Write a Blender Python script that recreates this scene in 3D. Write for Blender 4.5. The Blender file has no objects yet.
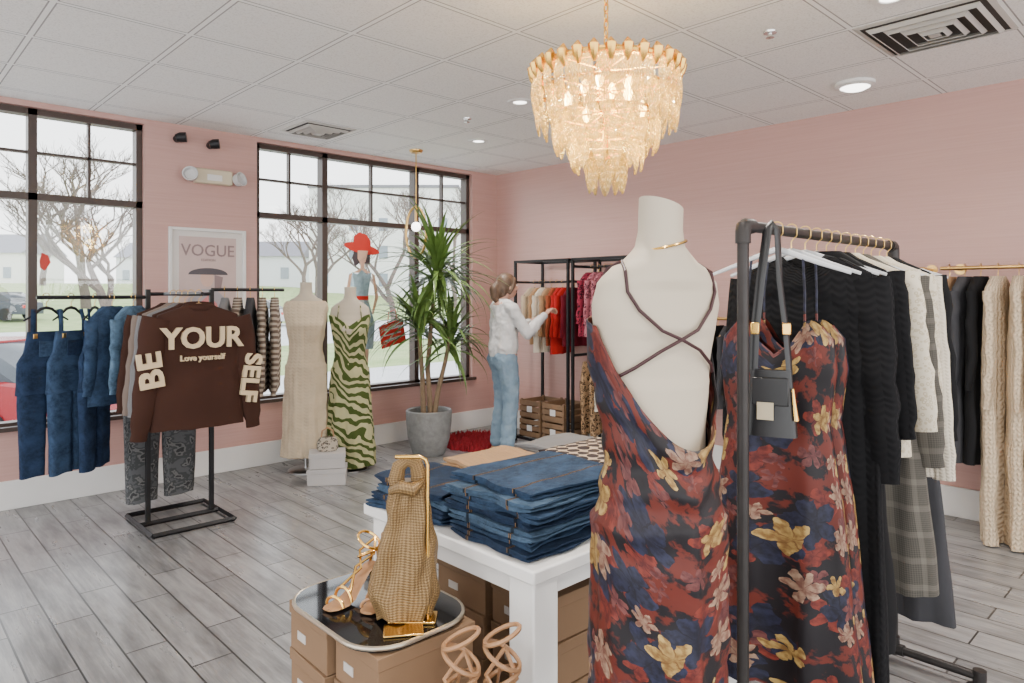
import bpy,bmesh,math,random
from math import sin,cos,pi,radians as rad,sqrt
from mathutils import Vector as V, Matrix, noise
R=random.Random(5)
COL=bpy.context.scene.collection
CY=rad(-43.63)
def W(x,d,z=0): return V((.7238*x+.690*d,-.690*x+.7238*d,z))
# ---------------------------------------------------------------- materials
class N:
    def __init__(s,name):
        s.m=bpy.data.materials.new(name); s.m.use_nodes=True; s.t=s.m.node_tree; s.b=s.t.nodes['Principled BSDF']
    def put(s,k,v):
        if isinstance(v,bpy.types.NodeSocket): s.t.links.new(v,k)
        else:
            if k.type=='RGBA' and len(v)==3: v=(*v,1)
            k.default_value=v
    def n(s,typ,ins=None,out=0,**pr):
        nd=s.t.nodes.new('ShaderNode'+typ)
        for k,v in pr.items(): setattr(nd,k,v)
        for k,v in (ins or {}).items(): s.put(nd.inputs[k],v)
        return nd if out is None else nd.outputs[out]
    def ma(s,op,a,b=0.): return s.n('Math',{0:a,1:b},operation=op)
    def mx(s,f,a,b,bt='MIX'): return s.n('Mix',{0:f,6:a,7:b},out=2,data_type='RGBA',blend_type=bt)
    def noise(s,vec,sc,det=3.,rg=.5): return s.n('TexNoise',{'Vector':vec,'Scale':sc,'Detail':det,'Roughness':rg})
    def ramp(s,f,stops,interp='LINEAR'):
        nd=s.n('ValToRGB',{0:f},out=None); cr=nd.color_ramp; cr.interpolation=interp
        while len(cr.elements)<len(stops): cr.elements.new(.5)
        for e,(p,c) in zip(cr.elements,stops): e.position=p; e.color=(*c,1)
        return nd.outputs[0]
    def uv(s): return s.n('UVMap')
    def oc(s): return s.n('TexCoord',out=3)
    def xyz(s,v):
        nd=s.n('SeparateXYZ',{0:v},out=None); return nd.outputs[0],nd.outputs[1],nd.outputs[2]
    def fin(s,col=None,rough=.7,bump=None,bs=.4,bd=.003,**kw):
        if col is not None: s.put(s.b.inputs['Base Color'],col)
        s.put(s.b.inputs['Roughness'],rough)
        for k,v in kw.items(): s.put(s.b.inputs[k.replace('_',' ')],v)
        if bump is not None:
            s.put(s.b.inputs['Normal'],s.n('Bump',{'Height':bump,'Strength':bs,'Distance':bd}))
        return s.m
def sc3(c,k): return tuple(min(1,x*k) for x in c)
_c={}
def plain(name,c,rough=.5,var=.1,sc=8.,**kw):
    if name in _c: return _c[name]
    n=N(name); f=n.noise(n.oc(),sc)
    _c[name]=n.fin(n.mx(f,sc3(c,1-var),sc3(c,1+var)),rough,**kw); return _c[name]
def cloth(name,c,kind='weave',c2=None,sc=1.):
    if name in _c: return _c[name]
    n=N(name); uv=n.uv(); x,y,_=n.xyz(uv)
    f=n.noise(uv,6.,4.); base=n.mx(f,sc3(c,.8),sc3(c,1.15)); bump=n.noise(uv,350.,2.); bs=.25; bd=.002
    if kind=='knit':
        w=n.ma('ABSOLUTE',n.ma('SINE',n.ma('MULTIPLY',x,150*sc)))
        w2=n.ma('SINE',n.ma('ADD',n.ma('MULTIPLY',y,500*sc),n.ma('MULTIPLY',w,3.)))
        bump=n.ma('ADD',w,n.ma('MULTIPLY',w2,.3)); bs=.6;bd=.004
    elif kind=='cable':
        tw=n.ma('MULTIPLY',n.ma('SINE',n.ma('MULTIPLY',y,90*sc)),.35)
        w=n.ma('ABSOLUTE',n.ma('SINE',n.ma('ADD',n.ma('MULTIPLY',x,75*sc),tw)))
        w2=n.ma('SINE',n.ma('ADD',n.ma('MULTIPLY',y,220*sc),n.ma('MULTIPLY',w,4.)))
        bump=n.ma('ADD',w,n.ma('MULTIPLY',w2,.25)); bs=.8;bd=.007
        base=n.mx(n.ma('MULTIPLY',w,.8),sc3(c,.82),sc3(c,1.05))
    elif kind in('denim','jean'):
        g=n.noise(uv,38.,8.,.75); g2=n.noise(uv,9.,3.)
        fine=n.noise(n.n('Mapping',{'Vector':uv,'Rotation':(0,0,.9),'Scale':(900,180,1)}),1.,2.)
        base=n.mx(n.ramp(g,[(.38,(0,0,0)),(.66,(1,1,1))]),sc3(c,.5),sc3(c,1.9)); base=n.mx(n.ramp(g2,[(.48,(0,0,0)),(.68,(.6,.6,.6))]),base,sc3(c,3.0))
        base=n.mx(n.ma('MULTIPLY',fine,.45),base,sc3(c,2.6)); bump=n.ma('ADD',g,n.ma('MULTIPLY',fine,.5)); bs=.6; bd=.004
        if kind=='jean':
            ox,oy,_=n.xyz(n.oc()); ax=n.ma('ABSOLUTE',n.ma('SUBTRACT',n.ma('ABSOLUTE',oy),.095))
            base=n.mx(n.ma('LESS_THAN',ax,.006),base,sc3(c,.35)); st=n.ma('MULTIPLY',n.ma('LESS_THAN',n.ma('ABSOLUTE',n.ma('SUBTRACT',ax,.0035)),.0009),n.ma('GREATER_THAN',n.ma('SINE',n.ma('MULTIPLY',ox,1500.)),-.3))
            base=n.mx(st,base,(.35,.2,.08))
    elif kind=='stripe':
        w=n.ma('GREATER_THAN',n.ma('SINE',n.ma('MULTIPLY',y,100*sc)),.1); base=n.mx(w,base,c2)
    elif kind=='plaid':
        a=n.ma('GREATER_THAN',n.ma('SINE',n.ma('MULTIPLY',x,120*sc)),.75); b=n.ma('GREATER_THAN',n.ma('SINE',n.ma('MULTIPLY',y,120*sc)),.75)
        a2=n.ma('GREATER_THAN',n.ma('SINE',n.ma('MULTIPLY',x,900)),0.); b2=n.ma('GREATER_THAN',n.ma('SINE',n.ma('MULTIPLY',y,900)),0.)
        base=n.mx(n.ma('MULTIPLY',n.ma('ADD',a,b),.35),base,c2); base=n.mx(n.ma('MULTIPLY',n.ma('ADD',a2,b2),.15),base,c2)
    elif kind=='zebra':
        d=n.noise(uv,5.,2.); w=n.ma('SINE',n.ma('ADD',n.ma('ADD',n.ma('MULTIPLY',y,75*sc),n.ma('MULTIPLY',x,35*sc)),n.ma('MULTIPLY',d,22.)))
        base=n.mx(n.ma('GREATER_THAN',w,.0),base,c2)
    elif kind=='leopard':
        v=n.n('TexVoronoi',{'Vector':uv,'Scale':38*sc}); m=n.ma('MULTIPLY',n.ma('GREATER_THAN',v,.22),n.ma('LESS_THAN',v,.46))
        base=n.mx(m,base,c2)
    elif kind=='camo':
        base=n.ramp(n.noise(uv,20.,2.),[(.0,c),(.45,sc3(c,.6)),(.55,c2),(.63,sc3(c,.42))],'CONSTANT')
    elif kind=='geo':
        a=n.ma('ABSOLUTE',n.ma('SINE',n.ma('MULTIPLY',x,60*sc))); b=n.ma('ABSOLUTE',n.ma('SINE',n.ma('MULTIPLY',y,60*sc)))
        base=n.mx(n.ma('GREATER_THAN',n.ma('ADD',a,b),1.15),base,c2)
    _c[name]=n.fin(base,.9,bump,bs,bd,Specular_IOR_Level=.2); return _c[name]
def floral(name,base):
    n=N(name); uv=n.uv()
    nz=n.n('TexNoise',{'Vector':uv,'Scale':24.,'Detail':3.},out=1)
    uvd=n.n('VectorMath',{0:uv,1:n.n('VectorMath',{0:nz,3:.04},operation='SCALE')},operation='ADD')
    col=n.mx(n.noise(uv,9.,3.),sc3(base,.7),sc3(base,1.4))
    lf=n.ramp(n.noise(uvd,12.,4.,.6),[(.0,(0,0,0)),(.47,(0,0,0)),(.52,(1,1,1))])
    col=n.mx(lf,col,(.008,.006,.008))
    wash=n.noise(uv,55.,3.)
    def layer(prev,sc,off,pet,size,c1,c2,thr):
        vec=n.n('VectorMath',{0:uvd,3:sc},operation='SCALE'); vec=n.n('VectorMath',{0:vec,1:off},operation='ADD')
        vo=n.n('TexVoronoi',{'Vector':vec,'Scale':1.,'Randomness':.75},out=None,voronoi_dimensions='2D')
        df=n.n('VectorMath',{0:vec,1:vo.outputs['Position']},operation='SUBTRACT')
        x,y,_=n.xyz(df); r=n.n('VectorMath',{0:df},out=1,operation='LENGTH')
        cr=n.xyz(vo.outputs['Color'])
        an=n.ma('ADD',n.ma('MULTIPLY',n.ma('ARCTAN2',y,x),pet),n.ma('MULTIPLY',cr[1],6.))
        cs=n.ma('ABSOLUTE',n.ma('COSINE',an))
        sz=n.ma('MULTIPLY',n.ma('ADD',n.ma('MULTIPLY',cr[2],.4),.75),size)
        rr=n.ma('MULTIPLY',n.ma('ADD',n.ma('MULTIPLY',cs,.45),.55),sz)
        mk=n.ma('MULTIPLY',n.ma('LESS_THAN',r,rr),n.ma('GREATER_THAN',cr[0],thr))
        c=n.mx(n.ma('POWER',n.ma('DIVIDE',r,sz),.7),c2,c1)
        c=n.mx(n.ramp(wash,[(.4,(0,0,0)),(.62,(.8,.8,.8))]),c,c2)
        ln=n.ma('LESS_THAN',cs,.2); c=n.mx(n.ma('MULTIPLY',ln,.8),c,c2)
        return n.mx(mk,prev,c)
    col=layer(col,8.,(4.1,2.7,0),2.5,.46,(.19,.032,.02),(.05,.006,.007),.4)
    col=layer(col,6.3,(1.3,.2,0),2.5,.46,(.020,.023,.052),(.006,.005,.010),.3)
    col=layer(col,10.5,(9.2,3.3,0),2.5,.42,(.15,.05,.045),(.05,.01,.012),.68)
    col=layer(col,9.,(7.7,5.2,0),3,.42,(.34,.23,.155),(.10,.03,.022),.74)
    col=layer(col,8.8,(2.2,8.1,0),2.5,.46,(.44,.30,.10),(.12,.05,.012),.76)
    return n.fin(col,.5,n.noise(uv,400.,2.),.1,.001,Specular_IOR_Level=.3)
white=plain('white_paint',(.78,.77,.75),.45,.03)
blackm=plain('black_metal',(.015,.015,.017),.45,.2,Metallic=.4)
brass=plain('brass_metal',(.70,.45,.16),.28,.1,Metallic=1.)
gold=plain('gold_metal',(.85,.52,.14),.22,.1,Metallic=1.)
wood=plain('light_wood',(.45,.28,.14),.5,.2,30.)
plastic=plain('clear_plastic',(.85,.87,.9),.12,.02,Transmission_Weight=.35)
velvet=plain('black_velvet',(.012,.012,.012),.8,.2)
mannm=plain('mannequin_fabric',(.50,.43,.335),.65,.05,4.)
card=plain('kraft_cardboard',(.205,.12,.063),.75,.12,5.)
card2=plain('grey_cardboard',(.42,.40,.39),.7,.05,5.)
blackl=plain('black_leather',(.008,.008,.009),.35,.2,60.)
tanl=plain('tan_leather',(.36,.19,.09),.45,.15,60.)
redm=plain('red_vinyl',(.65,.03,.02),.4,.05)
def mk_wall():
    n=N('pink_grasscloth'); o=n.oc()
    mp=n.n('Mapping',{'Vector':o,'Scale':(1.2,1.2,60)}); f=n.noise(mp,1.5,4.,.6)
    f2=n.noise(o,.8,2.)
    c=n.mx(f,(.47,.265,.228),(.61,.37,.328)); c=n.mx(n.ma('MULTIPLY',f2,.25),c,(.63,.41,.37))
    return n.fin(c,.34,f,.3,.003)
def mk_floor():
    n=N('wood_look_tile'); o=n.oc(); x,y,z=n.xyz(o)
    v=n.n('CombineXYZ',{0:y,1:x,2:0.})
    br=n.n('TexBrick',{'Vector':v,'Color1':(.125,.124,.128),'Color2':(.275,.27,.272),'Mortar':(.04,.038,.038),'Scale':1.,'Mortar Size':.0042,'Mortar Smooth':.1,'Bias':0.,'Brick Width':.8,'Row Height':.165},out=None,offset=.37)
    g=n.noise(n.n('Mapping',{'Vector':v,'Scale':(3.5,50,1)}),1.,6.,.7)
    g2=n.noise(n.n('Mapping',{'Vector':v,'Scale':(2.2,11,1)}),1.,5.,.6)
    c=n.mx(n.ramp(g,[(.35,(0,0,0)),(.7,(.75,.75,.75))]),br.outputs[0],(.37,.365,.36)); c=n.mx(n.ramp(g2,[(.45,(0,0,0)),(.7,(.8,.8,.8))]),c,(.10,.098,.098))
    c=n.mx(br.outputs[1],c,(.04,.038,.038))
    h=n.ma('SUBTRACT',n.ma('MULTIPLY',g,.25),br.outputs[1])
    return n.fin(c,n.ma('ADD',n.ma('MULTIPLY',g2,.2),.2),h,.3,.004,Specular_IOR_Level=.6)
def mk_ceil():
    n=N('ceiling_tile'); o=n.oc(); x,y,z=n.xyz(o)
    def ln(a,off):
        f=n.ma('FRACT',n.ma('DIVIDE',n.ma('ADD',a,off),.61)); return n.ma('ABSOLUTE',n.ma('SUBTRACT',f,.5))
    fx=ln(x,-3.735+61*.61); fy=ln(y,-.775+61*.61)
    mxx=n.ma('MAXIMUM',fx,fy); bar=n.ma('GREATER_THAN',mxx,.5-.020); edge=n.ma('MULTIPLY',n.ma('GREATER_THAN',mxx,.5-.032),n.ma('LESS_THAN',mxx,.5-.020))
    sp=n.noise(o,90.,3.,.7)
    c=n.mx(n.ramp(sp,[(.36,(0,0,0)),(.5,(1,1,1))]),(.73,.71,.685),(.88,.865,.84)); c=n.mx(bar,c,(.90,.89,.87)); c=n.mx(edge,c,(.33,.32,.31))
    return n.fin(c,.8,n.ma('ADD',n.ma('MULTIPLY',sp,.3),bar),.3,.004)
# ---------------------------------------------------------------- mesh builder
class M:
    def __init__(s): s.v=[];s.f=[];s.uv=[];s.mi=[];s.cur=0;s.T=Matrix()
    def add(s,vs,fs,uv=None):
        b=len(s.v); vs=[V(v) for v in vs]; s.v+=[s.T@v for v in vs]
        for i,f in enumerate(fs):
            s.f.append([b+k for k in f]); s.mi.append(s.cur)
            s.uv.append(uv[i] if uv else [(vs[k][0]+vs[k][1],vs[k][2]+vs[k][1]) for k in f])
        return s
    def box(s,c,sz,rz=0,taper=1.):
        m=Matrix.Translation(V(c))@Matrix.Rotation(rz,4,'Z'); x,y,z=[a/2 for a in sz]
        vs=[m@V((i*x*(taper if k>0 else 1),j*y*(taper if k>0 else 1),k*z)) for k in(-1,1) for j in(-1,1) for i in(-1,1)]
        return s.add(vs,[(0,2,3,1),(4,5,7,6),(0,1,5,4),(2,6,7,3),(0,4,6,2),(1,3,7,5)])
    def loft(s,rings,c0=False,c1=False,closed=True):
        n=len(rings[0]); vs=[V(p) for r in rings for p in r]
        per=sum(sum((V(r[i])-V(r[i-1])).length for i in range(n)) for r in rings)/len(rings)
        acc=[0]
        for k in range(1,len(rings)):
            acc.append(acc[-1]+max((V(rings[k][i])-V(rings[k-1][i])).length for i in (0,n//3,n//2)))
        fs=[];uv=[]
        for k in range(len(rings)-1):
            for i in range(n if closed else n-1):
                j=(i+1)%n; fs.append((k*n+i,(k+1)*n+i,(k+1)*n+j,k*n+j))
                u0=i/n*per;u1=(i+1)/n*per; uv.append([(u0,-acc[k]),(u0,-acc[k+1]),(u1,-acc[k+1]),(u1,-acc[k])])
        if c0: fs.append(tuple(range(n))); uv.append([(0,0)]*n)
        if c1: fs.append(tuple(reversed([(len(rings)-1)*n+i for i in range(n)]))); uv.append([(0,0)]*n)
        return s.add(vs,fs,uv)
    def tube(s,pts,r,seg=8,cap=True,flat=1.,closed=False):
        pts=[V(p) for p in pts]; n=len(pts); rs=r if isinstance(r,(list,tuple)) else [r]*n
        rings=[];up=None
        for i,p in enumerate(pts):
            a=pts[i-1] if i>0 else (pts[-1] if closed else p); b=pts[i+1] if i<n-1 else (pts[0] if closed else p)
            t=(b-a).normalized()
            if up is None: up=V((0,1,0)) if abs(t.y)<.9 else V((0,0,1))
            up=(up-t*up.dot(t)); up=up.normalized() if up.length>1e-6 else V((1,0,0))
            sd=t.cross(up)
            rings.append([p+sd*cos(2*pi*k/seg)*rs[i]+up*sin(2*pi*k/seg)*rs[i]*flat for k in range(seg)])
        if closed: rings.append(rings[0]); cap=False
        return s.loft(rings,cap,cap)
    def lathe(s,prof,seg=24,c=(0,0,0),sx=1.,sy=1.,c0=False,c1=False):
        return s.loft([[(c[0]+r*sx*cos(2*pi*k/seg),c[1]+r*sy*sin(2*pi*k/seg),c[2]+z) for k in range(seg)] for r,z in prof],c0,c1)
    def ball(s,c,r,seg=12,rn=8):
        if not isinstance(r,(tuple,list)): r=(r,r,r)
        return s.loft([[(c[0]+r[0]*sin(pi*j/rn+1e-3)*cos(2*pi*k/seg),c[1]+r[1]*sin(pi*j/rn+1e-3)*sin(2*pi*k/seg),c[2]+r[2]*cos(pi*j/rn)) for k in range(seg)] for j in range(rn+1)],True,True)
    def limb(s,p0,p1,r0,r1,seg=12):
        p0=V(p0);p1=V(p1);t=(p1-p0).normalized()
        pts=[];rs=[]
        for a in (5,35,65): pts.append(p0-t*r0*cos(rad(a)));rs.append(r0*sin(rad(a)))
        pts+=[p0,p1];rs+=[r0,r1]
        for a in (65,35,5): pts.append(p1+t*r1*cos(rad(a)));rs.append(r1*sin(rad(a)))
        return s.tube(pts,rs,seg)
    def chain(s,pr):
        for a,b in zip(pr,pr[1:]): s.limb(a[0],b[0],a[1],b[1])
        return s
    def poly(s,pts,y=0): return s.add([(p[0],y,p[1]) for p in pts],[tuple(range(len(pts)))])
    def obj(s,name,mats,parent=None,smooth=True,bevel=0,sub=0,thick=0,ang=40):
        me=bpy.data.meshes.new(name); me.from_pydata([tuple(v) for v in s.v],[],s.f)
        ul=me.uv_layers.new(name='UVMap'); flat=[]
        for u in s.uv:
            for p in u: flat+= [p[0],p[1]]
        if len(flat)==2*len(me.loops): ul.data.foreach_set('uv',flat)
        for m in (mats if isinstance(mats,(list,tuple)) else [mats]): me.materials.append(m)
        me.polygons.foreach_set('material_index',s.mi)
        if smooth:
            me.polygons.foreach_set('use_smooth',[True]*len(me.polygons))
            if ang: me.set_sharp_from_angle(angle=rad(ang))
        o=bpy.data.objects.new(name,me); COL.objects.link(o)
        if parent: o.parent=parent
        if thick: md=o.modifiers.new('s','SOLIDIFY'); md.thickness=thick; md.offset=0
        if bevel: md=o.modifiers.new('b','BEVEL'); md.width=bevel; md.segments=2; md.limit_method='ANGLE'
        if sub: md=o.modifiers.new('u','SUBSURF'); md.levels=sub; md.render_levels=sub
        return o
def tag(o,label,cat,loc=None,rz=0,group=None,rot=None):
    if loc is not None: o.location=loc
    o.rotation_euler=rot if rot else (0,0,rz)
    o['label']=label;o['category']=cat
    if group:o['group']=group
    return o
def thing(name,label,cat,loc=(0,0,0),rz=0,group=None,rot=None):
    o=bpy.data.objects.new(name,None); o.empty_display_size=.1; COL.objects.link(o)
    return tag(o,label,cat,loc,rz,group,rot)
def struct(o): o['kind']='structure'; return o
def text(s,size,mat_,parent,loc,rot=(pi/2,0,0),off=.0,ext=.001,name='lettering',sx=1.):
    cu=bpy.data.curves.new('t','FONT'); cu.body=s; cu.size=size; cu.align_x='CENTER'; cu.align_y='CENTER'; cu.offset=off; cu.extrude=ext; cu.resolution_u=3
    to=bpy.data.objects.new('t',cu); COL.objects.link(to); bpy.context.view_layer.update()
    me=bpy.data.meshes.new_from_object(to); bpy.data.objects.remove(to); me.materials.clear(); me.materials.append(mat_)
    o=bpy.data.objects.new(name,me); COL.objects.link(o); o.parent=parent; o.location=loc; o.rotation_euler=rot; o.scale=(sx,1,1); return o
# ---------------------------------------------------------------- room
wallm=mk_wall(); HC=2.87; YW=5.91; XW=5.395
struct(M().box((.7,.96,-.05),(9.6,10.2,.1)).obj('floor',mk_floor(),smooth=False))
struct(M().box((.7,.96,HC+.06),(9.6,10.2,.12)).obj('ceiling',mk_ceil(),smooth=False))
m=M(); yc=YW+.1
m.box((.65,yc,.275),(9.7,.2,.55)); m.box((.65,yc,2.85),(9.7,.2,.04))
for a,b in ((-4.2,-.84),(1.66,2.56),(5.02,5.5)): m.box(((a+b)/2,yc,1.69),(b-a,.2,2.28))
struct(m.obj('wall_back',wallm,smooth=False))
struct(M().box((XW+.1,.95,HC/2),(.2,10.1,HC)).obj('wall_right',wallm,smooth=False))
struct(M().box((.6,YW-.009,.1),(9.55,.018,.2)).obj('baseboard_back',white,smooth=False,bevel=.004))
struct(M().box((XW-.009,.95,.1),(.018,9.9,.2)).obj('baseboard_right',white,smooth=False,bevel=.004))
bronze=plain('bronze_frame',(.055,.035,.028),.4,.1)
g=N('window_glass'); tr=g.n('BsdfTransparent',{0:(.97,.98,.98)}); gl=g.n('BsdfGlossy',{0:(1,1,1),1:.02})
g.t.links.new(g.n('MixShader',{0:.05,1:tr,2:gl}),g.t.nodes['Material Output'].inputs[0]); glassm=g.m
def window(name,x0,x1,mull):
    m=M(); y=YW+.1; fr=.045
    for x in (x0+fr/2,x1-fr/2): m.box((x,y,1.69),(fr,.1,2.28))
    for z in (.55+fr/2,2.83-fr/2): m.box(((x0+x1)/2,y,z),(x1-x0,.1,fr))
    m.box(((x0+x1)/2,y,2.2),(x1-x0,.1,.05))
    for x in mull: m.box((x,y,1.69),(.055,.1,2.28))
    xs=[x0]+list(mull)+[x1]
    m.box(((x0+x1)/2,y,2.52),(x1-x0,.05,.018))
    for a,b in zip(xs,xs[1:]): m.box(((a+b)/2,y,2.51),(.018,.05,.6))
    o=struct(m.obj(name,bronze,smooth=False))
    M().box(((x0+x1)/2,y,1.69),(x1-x0-.02,.006,2.24)).obj('window_pane',glassm,o,smooth=False)
window('window_1',-.84,1.66,(-.12,.94)); window('window_2',2.56,5.02,(3.24,4.30))
struct(M().box((.41,YW-.01,.56),(2.56,.06,.03)).obj('trim_1',bronze,smooth=False)); struct(M().box((3.79,YW-.01,.56),(2.52,.06,.03)).obj('trim_2',bronze,smooth=False))
emw=N('lamp_glow'); emw.fin((1,1,1),.5,Emission_Color=(1,.96,.9),Emission_Strength=6.); emw=emw.m
def downlight(x,y,group='recessed ceiling lights',e=26):
    o=thing('recessed_light','round white recessed downlight glowing in the ceiling','ceiling light',(x,y,HC),group=group)
    M().lathe([(.048,-.002),(.052,-.008),(.085,-.006),(.09,0)],32).obj('trim_ring',white,o)
    M().lathe([(.001,-.003),(.048,-.003)],24).obj('lamp_lens',emw,o)
    l=bpy.data.lights.new('downlight','AREA'); l.shape='DISK'; l.size=.11; l.energy=e; l.color=(1,.93,.85); l.spread=rad(150)
    lo=bpy.data.objects.new('downlight',l); COL.objects.link(lo); lo.parent=o; lo.location=(0,0,-.012)
for x,d in ((.057,4.94),(1.75,3.2),(-.3,6.2),(.2,2.0)):  # last one lies out of view, added as fill light
    p=W(x,d); downlight(p.x,p.y)
for p in ((0,-.5),(1.8,-.8),(3.6,-.8),(-1.2,1.5),(-1.5,3.5)): downlight(*p)  # unseen downlights, added out of view to brighten the room
ventm=plain('vent_metal',(.50,.475,.44),.5,.04)
def diffuser(x,y,sz):
    o=thing('air_vent','square white louvred ceiling air diffuser','air vent',(x,y,HC),group='ceiling air vents')
    m=M(); q=((-1,-1),(1,-1),(1,1),(-1,1))
    sq=lambda a,z:[(sx*a/2,sy*a/2,z) for sx,sy in q]
    m.loft([sq(sz,-.002),sq(sz-.05,-.008)])
    for k in range(4):
        a=(sz-.10)*(1-.25*k); m.loft([sq(a,-.012-.004*k),sq(a-.035*sz/.6,-.030-.004*k)])
    m.add(sq(.05,-.04),[(0,1,2,3)])
    m.obj('louvre',ventm,o,smooth=False,thick=.004)
    M().box((0,0,-.001),(sz-.03,sz-.03,.003)).obj('duct_shade_sheet',plain('duct_shade',(.05,.045,.04),.8),o,smooth=False)  # flat dark sheet, its colour stands in for the shade inside the duct
diffuser(4.04,1.08,.6); diffuser(2.82,5.30,.46)
p=W(2.227,4.5); o=thing('flush_light','flush white dome ceiling fitting','ceiling light',(p.x,p.y,HC))
M().lathe([(.12,0),(.12,-.02),(.09,-.03)],32).obj('fitting_ring',white,o); M().lathe([(.09,-.03),(.06,-.045),(.001,-.052)],32).obj('dome',emw,o)
for x,d in ((1.348,3.62),(-.35,5.4)):
    p=W(x,d); m=M().lathe([(.035,0),(.033,-.008),(.012,-.01),(.012,-.03),(.022,-.032),(.001,-.036)],20)
    tag(m.obj('fire_sprinkler',plain('chrome',(.7,.7,.7),.25,Metallic=1.)),'small round ceiling fire sprinkler head','sprinkler',(p.x,p.y,HC),group='ceiling sprinklers')
o=thing('emergency_light','cream emergency light box with two round lamp heads','emergency light',(2.175,YW+.002,2.47))
M().box((0,-.035,0),(.30,.07,.12)).obj('housing',plain('cream_plastic',(.66,.58,.42),.4,.03),o,bevel=.01)
M().box((0,-.071,-.01),(.12,.004,.05)).obj('front_label',white,o,smooth=False)
for s in(-1,1):
    m=M(); m.T=Matrix.Translation((s*.19,-.07,-.01))@Matrix.Rotation(rad(90-15),4,'X')@Matrix.Rotation(rad(s*25),4,'Y')
    m.lathe([(.02,-.03),(.05,-.01),(.058,.03),(.06,.045),(.052,.045),(.04,.02),(.001,.015)],24); m.obj('lamp_head',plain('lamp_head_grey',(.6,.6,.6),.25),o)
for x,z in ((1.90,2.75),(2.16,2.735)):
    o=thing('wall_spotlight','small black round wall spotlight','spotlight',(x,YW,z),group='black wall spotlights')
    M().tube([(0,0.002,0),(0,-.05,0)],.03,16).obj('mount',blackm,o)
    M().tube([(-.03,-.07,-.01),(0,-.08,0),(.04,-.10,.005)],[.03,.04,.04],16).obj('head',blackm,o)
o=thing('framed_poster','white framed fashion magazine cover print','poster',(2.143,YW,1.62))
m=M()
for sx in(-1,1): m.box((sx*.298,-.015,0),(.024,.03,.84)); m.box((0,-.015,sx*.408),(.572,.03,.024))
m.obj('frame',white,o,bevel=.003)
M().box((0,-.008,0),(.575,.004,.8)).obj('mat_board',plain('paper_white',(.70,.66,.62),.3,.02),o,smooth=False)
pm=[plain('print_pink',(.56,.42,.39),.25),plain('print_grey',(.35,.33,.36),.3),plain('print_rose',(.60,.2,.2),.3),plain('print_skin',(.62,.4,.32),.3),plain('print_dark',(.06,.05,.06),.3),plain('print_brown',(.25,.17,.17),.3)]
m=M(); m.box((0,-.011,0),(.46,.002,.70)); m.cur=4
m.poly([(.16*cos(a)*1.0,.04+.055*sin(a)) for a in [k*pi/16 for k in range(17)]],-.0135)
m.cur=3; m.poly([(-.01+.055*cos(a),.01+.07*sin(a)) for a in [k*pi/12 for k in range(24)]],-.0125)
m.cur=1; m.poly([(-.2,-.33),(-.16,-.16),(-.06,-.08),(.06,-.08),(.15,-.17),(.2,-.33)],-.0125)
m.cur=2; m.poly([(-.12,-.33),(-.08,-.2),(0,-.13),(.07,-.2),(.1,-.33)],-.013); m.cur=5; m.poly([(.05,.04),(.12,.02),(.1,-.10),(.05,-.08)],-.0132)
pr=m.obj('print',pm,o,smooth=False)
text('VOGUE',.135,pm[5],pr,(0,-.0135,.235),off=.001,sx=.95); text('EDITION',.03,pm[5],pr,(0,-.0135,.16))
o=thing('window_decal','vinyl illustration of lady in red hat on glass','window sticker',(3.66,YW+.085,1.35))
dm=[redm,plain('decal_skin',(.72,.45,.33),.4),plain('decal_blue',(.30,.42,.48),.4,.5,25.),plain('decal_dark',(.08,.06,.07),.4),plain('decal_grey',(.6,.66,.68),.4,.3,30.)]
def part(nm,mi,pts,y): mm=M(); mm.poly(pts,y); return mm.obj(nm,dm[mi],o,smooth=False)
part('hat_brim',0,[(.2*cos(a),.60+.05*sin(a)-.03*cos(a)) for a in [k*pi/12 for k in range(24)]],-.003)
part('hat_crown',0,[(-.1,.62),(-.09,.72),(-.03,.76),(.05,.74),(.1,.68),(.1,.6)],-.004)
part('hair',3,[(-.08,.6),(-.11,.5),(-.08,.42),(-.02,.46),(.09,.45),(.1,.58)],-.002)
part('face',1,[(-.05,.58),(-.05,.5),(-.01,.44),(.04,.47),(.07,.58)],-.004)
part('neck',1,[(-.02,.47),(-.02,.40),(-.1,.36),(.1,.36),(.03,.40),(.03,.47)],-.0025)
part('dress_top',2,[(-.11,.37),(-.06,.34),(0,.39),(.06,.34),(.11,.37),(.08,.2),(.07,.12),(-.07,.12),(-.08,.2)],-.003)
part('belt',0,[(-.075,.13),(.075,.13),(.075,.09),(-.075,.09)],-.0045)
part('skirt',2,[(-.07,.1),(.07,.1),(.15,-.15),(.13,-.4),(-.13,-.4),(-.15,-.15)],-.003)
part('skirt_fold',4,[(-.02,.1),(.02,.1),(.05,-.39),(-.06,-.39)],-.004)
for s in (-1,1):
    part('arm',1,[(s*.11,.36),(s*.145,.34),(s*.19,.12),(s*.13,-.06),(s*.11,-.04),(s*.15,.12)],-.0035)
    part('leg',1,[(s*.03,-.4),(s*.08,-.4),(s*.06,-.66),(s*.035,-.66)],-.003)
    part('shoe',0,[(s*.03,-.62),(s*.07,-.62),(s*.1,-.74),(s*.03,-.74)],-.004)
o=thing('bag_decal','red shopping bag sticker on the window glass','window sticker',(4.02,YW+.085,1.07))
part('bag_shape',0,[(-.13,-.13),(.17,-.06),(.12,.18),(-.17,.1)],-.003)
for k in range(3): part('bag_stripe',4,[(-.1,.05-.055*k),(.1,.09-.055*k),(.1,.105-.055*k),(-.1,.065-.055*k)],-.0045)
M().tube([(-.06,-.003,.13),(-.05,-.003,.24),(.03,-.003,.27),(.06,-.003,.16)],.006,6).obj('bag_handle',redm,o)
o=thing('leaf_decal','small red leaf sticker on the window glass','window sticker',(1.02,YW+.085,1.73))
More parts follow.
